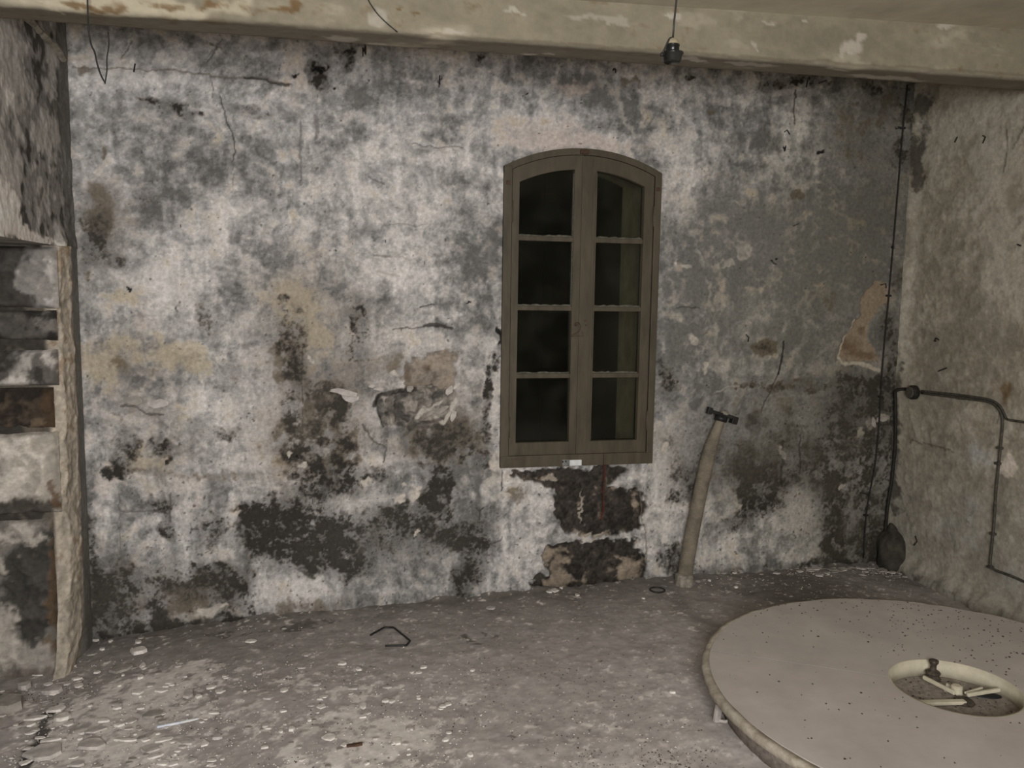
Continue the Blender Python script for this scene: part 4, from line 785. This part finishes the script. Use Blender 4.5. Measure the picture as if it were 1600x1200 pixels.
# ------------------------------------------------------------------ litter on the floor
P_ = [on_floor(x, y)+np.array([0, 0, .005]) for x, y in [(579,994),(600,982),(615,982),(641,1003),(635,1010),(602,1011)]]
rp_ = []
for a, b in zip(P_[:-1], P_[1:]):
    d = b-a; rp_ += [a+d*.06, a+d*.5, a+d*.94]
rp_ = [P_[0]]+rp_+[P_[-1]]; base = P_[0].copy()
tag(link('bent_rod', bm_mesh('bent_rod', tube_bm([p-base for p in rp_], .0042, 8), True), M['black'], None, base), 'thin black rod bent into an open hook on the bare floor', 'rod')
rc = on_floor(1027, 923); n = 28
bm = bmesh.new(); R_ = .036; prof_ = [(R_+.0042*math.cos(t*math.pi/4), .0045+.0042*math.sin(t*math.pi/4)) for t in range(9)]
tag(link('rubber_ring', bm_mesh('rubber_ring', lathe_bm(prof_, 32, bm=bm), True), M['black'], None, rc), 'small black rubber ring on the floor near the hose foot', 'ring')
a, b = on_floor(245, 1138), on_floor(318, 1120); d = b-a; L_ = np.linalg.norm(d); bl = tag(empty('plastic_strip', a, None), 'pale blue and white plastic strip among plaster chips', 'strip')
bl.rotation_euler = (0, 0, math.atan2(d[1], d[0]))
link('blue_half', bm_mesh('blue_half', box_bm((0, -.004, .001), (L_*.52, .004, .009), .002)), M['blue'], bl); link('white_half', bm_mesh('white_half', box_bm((L_*.5, -.005, .001), (L_*.88, .005, .010), .003)), M['sticker'], bl)
bm = tube_bm([(L_*.86, 0, .005), (L_, 0, .004)], [.005, .001], 8); link('tip', bm_mesh('tip', bm), M['flake'], bl)
p = on_floor(554, 1166); wd = tag(empty('wood_offcut', p), 'short dark wood offcut on the dusty floor', 'wood'); wd.rotation_euler = (0, 0, .12)
link('offcut_body', bm_mesh('offcut_body', box_bm((-.026, -.006, 0), (.026, .006, .009), .0015)), M['rust'], wd); link('pale_end', bm_mesh('pale_end', box_bm((.022, -.005, .001), (.032, .005, .008), .002)), M['flake3'], wd)
a, b = on_floor(-12, 1093), on_floor(33, 1090); d = b-a
g = tag(empty('green_stick', a), 'thin dark green stick among rubble beside the alcove', 'stick'); g.rotation_euler = (0, 0, math.atan2(d[1], d[0]))
link('stick_body', bm_mesh('stick_body', tube_bm([(0, 0, .012), (.05, .004, .013), (np.linalg.norm(d), 0, .012)], .005, 8), True), M['green'], g)

# plaster chips: each its own thing
def flake(x, y, rx, ry, th, mat, seed, label, group, rot=None, lift=0.0, tilt_=0.0, name='plaster_chip'):
    p = on_floor(x, y); q = on_floor(x, y-ry); dist = np.linalg.norm(p-CAM)
    a = max(rx*dist/FPX, .003); b = max(abs(q[1]-p[1]), .003)*.85; b = min(b, a*2.2)
    rng = random.Random(seed); n = rng.choice((5, 6, 7, 8)); bm = bmesh.new(); T_, B_ = [], []
    for k in range(n):
        an = 2*math.pi*(k+rng.uniform(-.28, .28))/n; r = rng.uniform(.72, 1.12)
        cx, cy = a*r*math.cos(an), b*r*math.sin(an)
        T_.append(bm.verts.new((cx*.94, cy*.94, th+rng.uniform(-.12, .12)*th))); B_.append(bm.verts.new((cx, cy, 0)))
    bm.faces.new(T_); bm.faces.new(B_[::-1])
    for k in range(n): bm.faces.new((T_[k], B_[k], B_[(k+1) % n], T_[(k+1) % n]))
    o = link(name, bm_mesh(name, bm), M[mat], None, (p[0], p[1], p[2]+.002+lift)); o.rotation_euler = (tilt_, rng.uniform(-.06, .06), rot if rot is not None else rng.uniform(-.3, .3))
    if group:
        tone = {'flake': 'bright white', 'flake2': 'pale grey', 'flake3': 'dull brownish grey'}[mat]
        kind_ = 'thin plaster sliver' if a > 1.9*b else ('broad flat plaster flake' if a > .018 else 'small plaster chip')
        label = label.replace('small plaster chip', tone+' '+kind_); group = label.replace(kind_, kind_+'s')
    tag(o, label, 'plaster chip', group); return o
big = [(217,1020,12,5,.016,'flake',"thick pale plaster block lying alone near the left corner"),(190,1047,18,6,.010,'flake3','long dull plaster slab between the corner and the chip scatter'),
    (82,1082,15,7,.016,'flake2','broad plaster lump at the foot of the flaking alcove edge'),(68,1178,24,17,.012,'flake2','largest flat plaster sheet beside the dark floor joint'),(146,1166,19,10,.010,'flake2','large smooth plaster plate with rounded corners near the dark floor joint'),
    (10,1108,26,13,.035,'flake3','rough grey stone lump beside the green stick'),(97,1124,11,6,.012,'flake','squarish plaster piece just across the dark floor joint'),(392,1003,9,3,.006,'flake','lone white plaster sliver near the wall foot'),
    (768,951,8,3,.005,'flake2','lone flat plaster chip by the wall foot left of the window'),(620,1160,9,7,.006,'flake','squarish white plaster chip near the wood offcut'),(38,1076,9,5,.018,'flake2','small pale stone by the alcove wall')]
for i, (x, y, rx, ry, th, m, lab) in enumerate(big): flake(x, y, rx, ry, th, m, 500+i, lab, None)
mid = [(89,1110,12,5,'flake'),(107,1133,8,3,'flake'),(148,1001,7,3,'flake2'),(143,1023,8,4,'flake3'),(220,997,5,3,'flake3'),(216,1005,5,2,'flake'),(223,1042,4,4,'flake'),(124,1084,8,6,'flake3'),(150,1142,14,6,'flake2'),(80,1158,17,3,'flake'),(125,1156,5,3,'flake'),
    (200,1158,17,2.5,'flake'),(255,1158,15,4,'flake'),(290,1160,14,6,'flake2'),(320,1163,7,6,'flake'),(340,1154,7,5,'flake2'),(240,1171,16,7,'flake2'),(243,1184,10,3,'flake'),(256,1194,9,5,'flake'),(420,1092,9,5,'flake2'),(415,1136,7,4,'flake2'),(439,1144,4,3,'flake'),(455,1141,5,4,'flake'),(294,1087,9,7,'flake2'),
    (187,1072,4,3,'flake'),(252,1081,13,3,'flake'),(55,1124,13,3,'flake'),(48,1134,6,3,'flake'),(478,1024,8,4,'flake2'),(535,1038,7,4,'flake'),(560,1047,5,3,'flake'),(505,1090,7,3,'flake'),(502,1106,7,4,'flake'),(697,1158,6,3,'flake'),(738,1049,4,2,'flake'),(735,1181,5,4,'flake'),(515,1154,12,6,'flake'),
    (495,1071,9,3,'flake2'),(603,1097,6,3,'flake'),(606,1075,8,2.5,'flake2'),(640,1140,9,4,'flake2'),(553,1077,8,3,'flake2'),(568,1105,6,5,'flake'),(574,1115,8,4,'flake2'),(538,1166,6,3,'flake'),(470,1045,7,2,'flake2'),(220,1060,5,3,'flake'),(235,1072,8,4,'flake2'),
    (215,1083,10,4,'flake'),(265,1068,7,3,'flake'),(330,1075,7,4,'flake'),(345,1082,8,3,'flake'),(310,1090,6,3,'flake'),(160,1128,9,3,'flake'),(185,1135,8,3,'flake'),(205,1128,10,4,'flake2'),(240,1118,16,7,'flake3'),(270,1195,8,4,'flake'),(120,1196,10,4,'flake2'),(42,1193,10,4,'flake'),(300,1190,8,3,'flake2'),
    (173,1003,3,2,'flake'),(160,1016,4,2,'flake'),(152,1052,6,2,'flake'),(120,1062,7,2.5,'flake'),(105,1070,5,3,'flake2'),(64,1055,14,3,'flake'),(850,922,8,3,'flake'),(866,924,9,4,'flake'),(876,919,4,3,'flake'),(858,927,5,2,'flake'),(902,931,4,2,'flake'),(1005,936,3,1.5,'flake'),
    (1147,896,5,2,'flake'),(1150,919,3,1.5,'flake'),(1214,897,6,1.5,'flake2'),(1108,908,3,1.5,'flake'),(1050,1083,4,4,'flake')]
for i, (x, y, rx, ry, m) in enumerate(mid):
    zone = 'small plaster chip on the open concrete floor' if x > 380 else 'small plaster chip in the scatter before the left corner'
    if x > 840: zone = 'small plaster chip near the wall under the window or the hose'
    flake(x, y, rx, ry, random.Random(i).uniform(.004, .009), m, 700+i, zone, zone.replace('small plaster chip', 'plaster chips'))
rng = random.Random(11); cnt = 0
zones = [((70,360,1040,1200), 75, 'small plaster chip in the scatter before the left corner'), ((380,720,1040,1200), 45, 'small plaster chip on the open concrete floor'), ((1235,1425,878,905), 58, 'small plaster chip in the debris line along the right corner'), ((0,90,1068,1190), 14, 'small plaster chip in the scatter before the left corner')]
for (x0, x1, y0, y1), n, lab in zones:
    for k in range(n):
        x, y = rng.uniform(x0, x1), rng.uniform(y0, y1)
        if x0 > 1000:
            y = 884+(x-1235)*.02+abs(rng.gauss(0, 6)) if x < 1400 else 887+(x-1400)*.4+abs(rng.gauss(0, 5)); rx, ry = rng.uniform(3, 9), rng.uniform(1.5, 3); m = rng.choice(('flake2', 'flake3', 'flake3'))
        else: rx = rng.uniform(2.5, 7); ry = rx*rng.uniform(.3, .55); m = rng.choice(('flake', 'flake', 'flake2', 'flake3'))
        flake(x, y, rx, ry, rng.uniform(.003, .007), m, 2000+cnt, lab, lab.replace('small plaster chip', 'plaster chips')); cnt += 1

# uncountable crumbs and grit, on floor and slab
def crumbs(name, pts, sizes, mat, label, seed):
    rng = np.random.default_rng(seed); n = len(pts); base = np.array([[1, 0, 0], [-.5, .87, 0], [-.5, -.87, 0], [0, 0, .8]])
    ang = rng.random(n)*6.28; V = np.zeros((n, 4, 3)); st_ = rng.uniform(.5, 1.5, (n, 2))
    for k in range(4):
        bx = base[k, 0]*st_[:, 0]; by = base[k, 1]*st_[:, 1]
        V[:, k, 0] = (bx*np.cos(ang)-by*np.sin(ang))*sizes; V[:, k, 1] = (bx*np.sin(ang)+by*np.cos(ang))*sizes; V[:, k, 2] = base[k, 2]*sizes
    V += pts[:, None, :]; F = (np.arange(n)*4)[:, None, None]+np.array([[0, 1, 3], [1, 2, 3], [2, 0, 3]])[None]
    me = bpy.data.meshes.new(name); me.from_pydata(V.reshape(-1, 3).tolist(), [], F.reshape(-1, 3).tolist()); me.update()
    o = link(name, me, mat); o['kind'] = 'stuff'; o['label'] = label; o['category'] = 'grit'; return o
R2 = np.random.default_rng(5)
def scatter(zs_):
    out = []
    for x0, x1, y0, y1, n in zs_:
        for x, y in zip(R2.uniform(x0, x1, n), R2.uniform(y0, y1, n)):
            p = on_floor(x, y)
            if -1.95 < p[0] < 3.0 and -1.75 < p[1] < -.02 and math.hypot(p[0]-DC[0], p[1]-DC[1]) > .9 and not (p[0] < -1.02 and p[1] > YJ-.06): out.append(p+np.array([0, 0, .001]))
    return np.array(out)
pw = scatter([(60,380,1030,1210,750),(380,760,1030,1210,650),(140,1100,960,1200,350),(1100,1430,885,930,160),(1230,1430,882,900,350),(0,80,1070,1200,150),(760,1100,1100,1200,90)])
crumbs('plaster_crumbs', pw, R2.uniform(.0012, .0042, len(pw)), M['flake'], 'tiny white plaster crumbs sprinkled over the concrete floor', 1)
pd = scatter([(100,1150,990,1200,800),(900,1120,1172,1200,160),(0,110,1060,1130,200),(1220,1420,885,905,220),(380,760,950,990,120),(700,1000,1040,1130,200)])
crumbs('dirt_grit', pd, R2.uniform(.0012, .0036, len(pd)), M['grit_dark'], 'fine dark grit sprinkled over the concrete floor', 2)
a = R2.uniform(0, 6.283, 1800); r = np.sqrt(R2.uniform(RI**2, (RO-.03)**2, 1800)); px_, py_ = DC[0]+r*np.cos(a), DC[1]+r*np.sin(a)
kp_ = R2.random(1800) < np.clip(.12+.9*((px_-DC[0])*.8+(py_-DC[1])*.5), .1, 1); pdc = np.stack([px_, py_, np.full(1800, DZ)], -1)[kp_]
a = R2.uniform(0, 6.283, 150); r = np.sqrt(R2.uniform(0, (RI-.02)**2, 150)); pin = np.stack([DC[0]+r*np.cos(a), DC[1]+r*np.sin(a), np.full(150, PZ)], -1)
pdc = np.concatenate([pdc, pin]); crumbs('slab_grit', pdc, R2.uniform(.0015, .0055, len(pdc)), M['grit_dark'], 'dark grit sprinkled over the round pale slab', 3)
